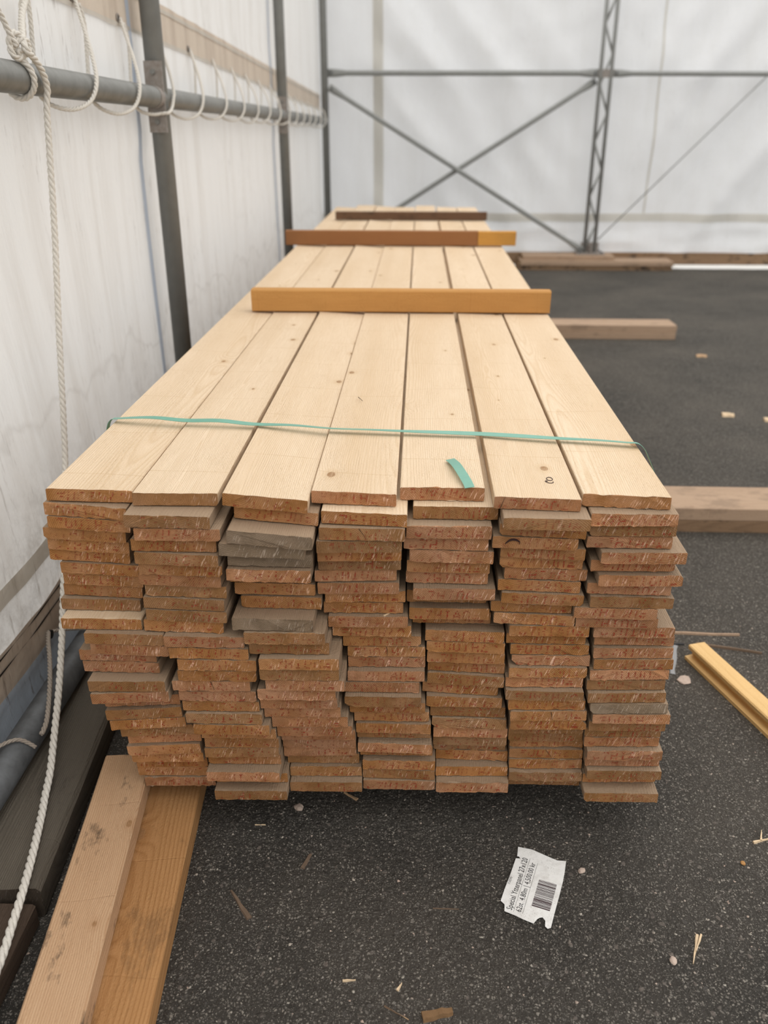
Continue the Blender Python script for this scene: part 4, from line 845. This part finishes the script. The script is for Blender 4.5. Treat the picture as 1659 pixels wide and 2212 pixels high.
while u < 0.066:
    w = rb.choice([.0007, .0007, .0011, .0016, .0024]); s = strip(u, 0, min(u + w, .067), 0.034, (0.228, 1.150), 'bar', 'bar_ink'); q.add(s.v, s.f); u += w + rb.choice([.0006, .0008, .0012, .0018])
q.build('barcode', 'bar_ink', lab)

# ================================================================ LITTER
def sliver(name, a, b, w, mat, label, cat='splinter', t=0.004, z=0.0, tip=0.25, seed=1, parent=None, taper='b'):
    r = random.Random(seed); a = Vector((*a, 0)); b = Vector((*b, 0)); d = b - a; L = d.length; d /= L; nrm = Vector((-d.y, d.x, 0)); vs = []; n = 6
    for i in range(n + 1):
        s = i / n; ww = w * (1 - (1 - tip) * (s if taper == 'b' else (1 - s))) * r.uniform(.8, 1.12); p = a + d * (L * s) + nrm * r.uniform(-.06, .06) * w
        h = t * r.uniform(.7, 1.1)
        vs += [p - nrm * ww / 2 + Vector((0, 0, z)), p + nrm * ww / 2 + Vector((0, 0, z)), p + nrm * ww * .35 + Vector((0, 0, z + h)), p - nrm * ww * .35 + Vector((0, 0, z + h))]
    fs = [(3, 2, 1, 0), tuple(4 * n + k for k in range(4))]
    for i in range(n):
        for k in range(4): fs.append((i * 4 + k, i * 4 + (k + 1) % 4, i * 4 + 4 + (k + 1) % 4, i * 4 + 4 + k))
    o = link(name, mesh(name, vs, fs), mat, parent)
    return tag(o, label, cat) if label else o
sliver('wood_splinter', (-0.287, 1.104), (-0.334, 1.164), 0.0135, 'chip_dark', 'pointed brown wood splinter on the asphalt left of the label', seed=1)
sliver('wood_splinter', (-0.206, 1.222), (-0.194, 1.258), 0.009, 'chip_dark', 'small torn brown splinter in front of the stack centre', seed=2, tip=.6)
sliver('wood_splinter', (0.516, 1.100), (0.492, 1.042), 0.007, 'chip_pale', 'cream splinter on the asphalt right of the label, longer of a crossed two', seed=3)
sliver('wood_splinter', (0.522, 1.098), (0.503, 1.064), 0.005, 'chip_pale', 'shorter cream splinter crossing the longer one right of the label', seed=4, z=.003)
sliver('wood_splinter', (0.692, 1.322), (0.728, 1.334), 0.006, 'chip_pale', 'pale splinter lying flat near the right picture edge', seed=5)
sliver('wood_splinter', (0.708, 1.326), (0.718, 1.352), 0.005, 'chip_pale', 'pale upright-pointing splinter crossing another near the right picture edge', seed=6, z=.003)
sliver('wood_splinter', (-0.112, 1.412), (-0.142, 1.432), 0.009, 'chip', 'brown splinter poking out under the front of the stack', seed=7)
sliver('wood_splinter', (-0.108, 0.986), (-0.086, 0.988), 0.004, 'chip_pale', 'tiny cream sliver near the bottom centre of the picture', seed=8)
sliver('wood_splinter', (-0.016, 0.972), (-0.008, 0.985), 0.005, 'chip_pale', 'tiny pale sliver right of the one at bottom centre', seed=9)
sliver('wood_splinter', (0.046, 1.139), (0.094, 1.139), 0.0022, 'chip_dark', 'thin dark twig just left of the paper label', seed=10, t=.002, tip=.7)
sliver('wood_splinter', (-0.318, 1.332), (-0.296, 1.333), 0.002, 'chip_pale', 'fine straw at the front left below the stack', seed=16, t=.002, tip=.7)
sliver('pine_needle', (-0.036, 0.944), (0.004, 0.922), 0.0018, 'chip', 'thin pine needle at the bottom centre of the picture', 'needle', t=.0015, seed=11, tip=.7)
sliver('pine_needle', (-0.036, 0.944), (-0.004, 0.925), 0.0018, 'chip_dark', 'darker pine needle beside the other at bottom centre', 'needle', t=.0015, seed=12, tip=.7, z=.0015)
sliver('long_sliver', (0.48, 2.112), (0.925, 2.100), 0.0145, 'bearer', 'long thin wood sliver lying right of the stack', 'splinter', .006, seed=13, tip=.5)
sliver('dark_cord', (0.790, 2.052), (0.955, 2.010), 0.010, 'chip_dark', 'dark weathered stick behind the grooved batten', 'stick', .006, seed=14, tip=.5)
sliver('dark_cord', (0.700, 2.050), (0.755, 2.046), 0.006, 'black_plastic', 'short black strip at the end of the grooved batten', 'strip', .004, seed=17, tip=.6)
sliver('strap_scrap', (0.686, 1.905), (0.730, 2.043), 0.0135, 'clear_strap', 'grey plastic strap scrap between the stack and the grooved batten', 'strap', .0012, seed=15, tip=.95)
sliver('bark_piece', (0.026, 0.926), (0.075, 0.938), 0.022, 'bark', 'brown bark flake at the bottom edge of the picture', 'bark', .008, seed=18, tip=.5)
for i, (x, y, s, lb) in enumerate(((1.552, 4.142, .055, 'pale wood chip on the open asphalt behind the grooved batten'), (1.735, 4.07, .06, 'pale wood chip at the right picture edge'), (1.78, 5.353, .06, 'greyish wood chip beyond the other chips on the asphalt'))):
    sliver('wood_chip', (x - s / 2, y + .004), (x + s / 2, y - .006), .045, 'chip_pale' if i < 2 else 'chip', lb, 'chip', .012, seed=20 + i, tip=.8)
o_ = boards[4, 11]; zt_ = o_.location.z + 0.0222
sliver('wood_splinter', (o_.location.x + .028, o_.location.y + .003), (o_.location.x + .043, o_.location.y + .016), .004, 'chip_pale', 'pale splinter caught on a ledge of the middle column', t=.002, z=zt_, seed=31)
o_ = boards[6, 18]; zt_ = o_.location.z + 0.0222
sliver('wood_splinter', (o_.location.x - .008, o_.location.y + .020), (o_.location.x + .018, o_.location.y + .0195), .004, 'chip_pale', 'white sliver caught on a ledge of the second column from right', t=.0015, z=zt_, seed=32)
o_ = boards[3, 1]; zt_ = o_.location.z + 0.0222
sliver('pine_needle', (-0.13, 1.86), (-0.118, 1.83), .0016, 'chip_dark', 'thin splinter on the top boards beyond the green strap', 'splinter', t=.0012, z=.7575, seed=33)
def pebble(x, y, s, mat, label, seed, flat=.45):
    bm = bmesh.new(); bmesh.ops.create_icosphere(bm, subdivisions=2, radius=1.0); r = random.Random(seed)
    for v in bm.verts:
        k = 1 + 0.35 * noise.noise(v.co * 1.3 + Vector((seed, 0, 0))); v.co = Vector((v.co.x * k * s, v.co.y * k * s * .8, max(v.co.z * k, -.75) * s * flat))
    zmin = min(v.co.z for v in bm.verts)
    for v in bm.verts: v.co.z -= zmin
    me = bpy.data.meshes.new('pebble'); bm.to_mesh(me); bm.free(); tag(link('pebble', me, mat, None, (x, y, 0), (0, 0, r.uniform(0, 6))), label, 'stone')
pebble(0.708, 1.875, .020, 'stone_pale', 'pinkish flat stone beside the grey strap scrap', 1, .2)
pebble(-0.234, 1.382, .011, 'stone_pale', 'grey-white pebble just in front of the stack', 2)
pebble(0.653, 1.268, .006, 'stone_orange', 'small orange pebble at the right of the foreground', 3)
pebble(0.459, 1.045, .008, 'stone_pale', 'pinkish pebble near the cream crossed splinters', 4)
pebble(0.335, 1.236, .008, 'stone_pale', 'pale pebble at the right edge of the paper label', 5)
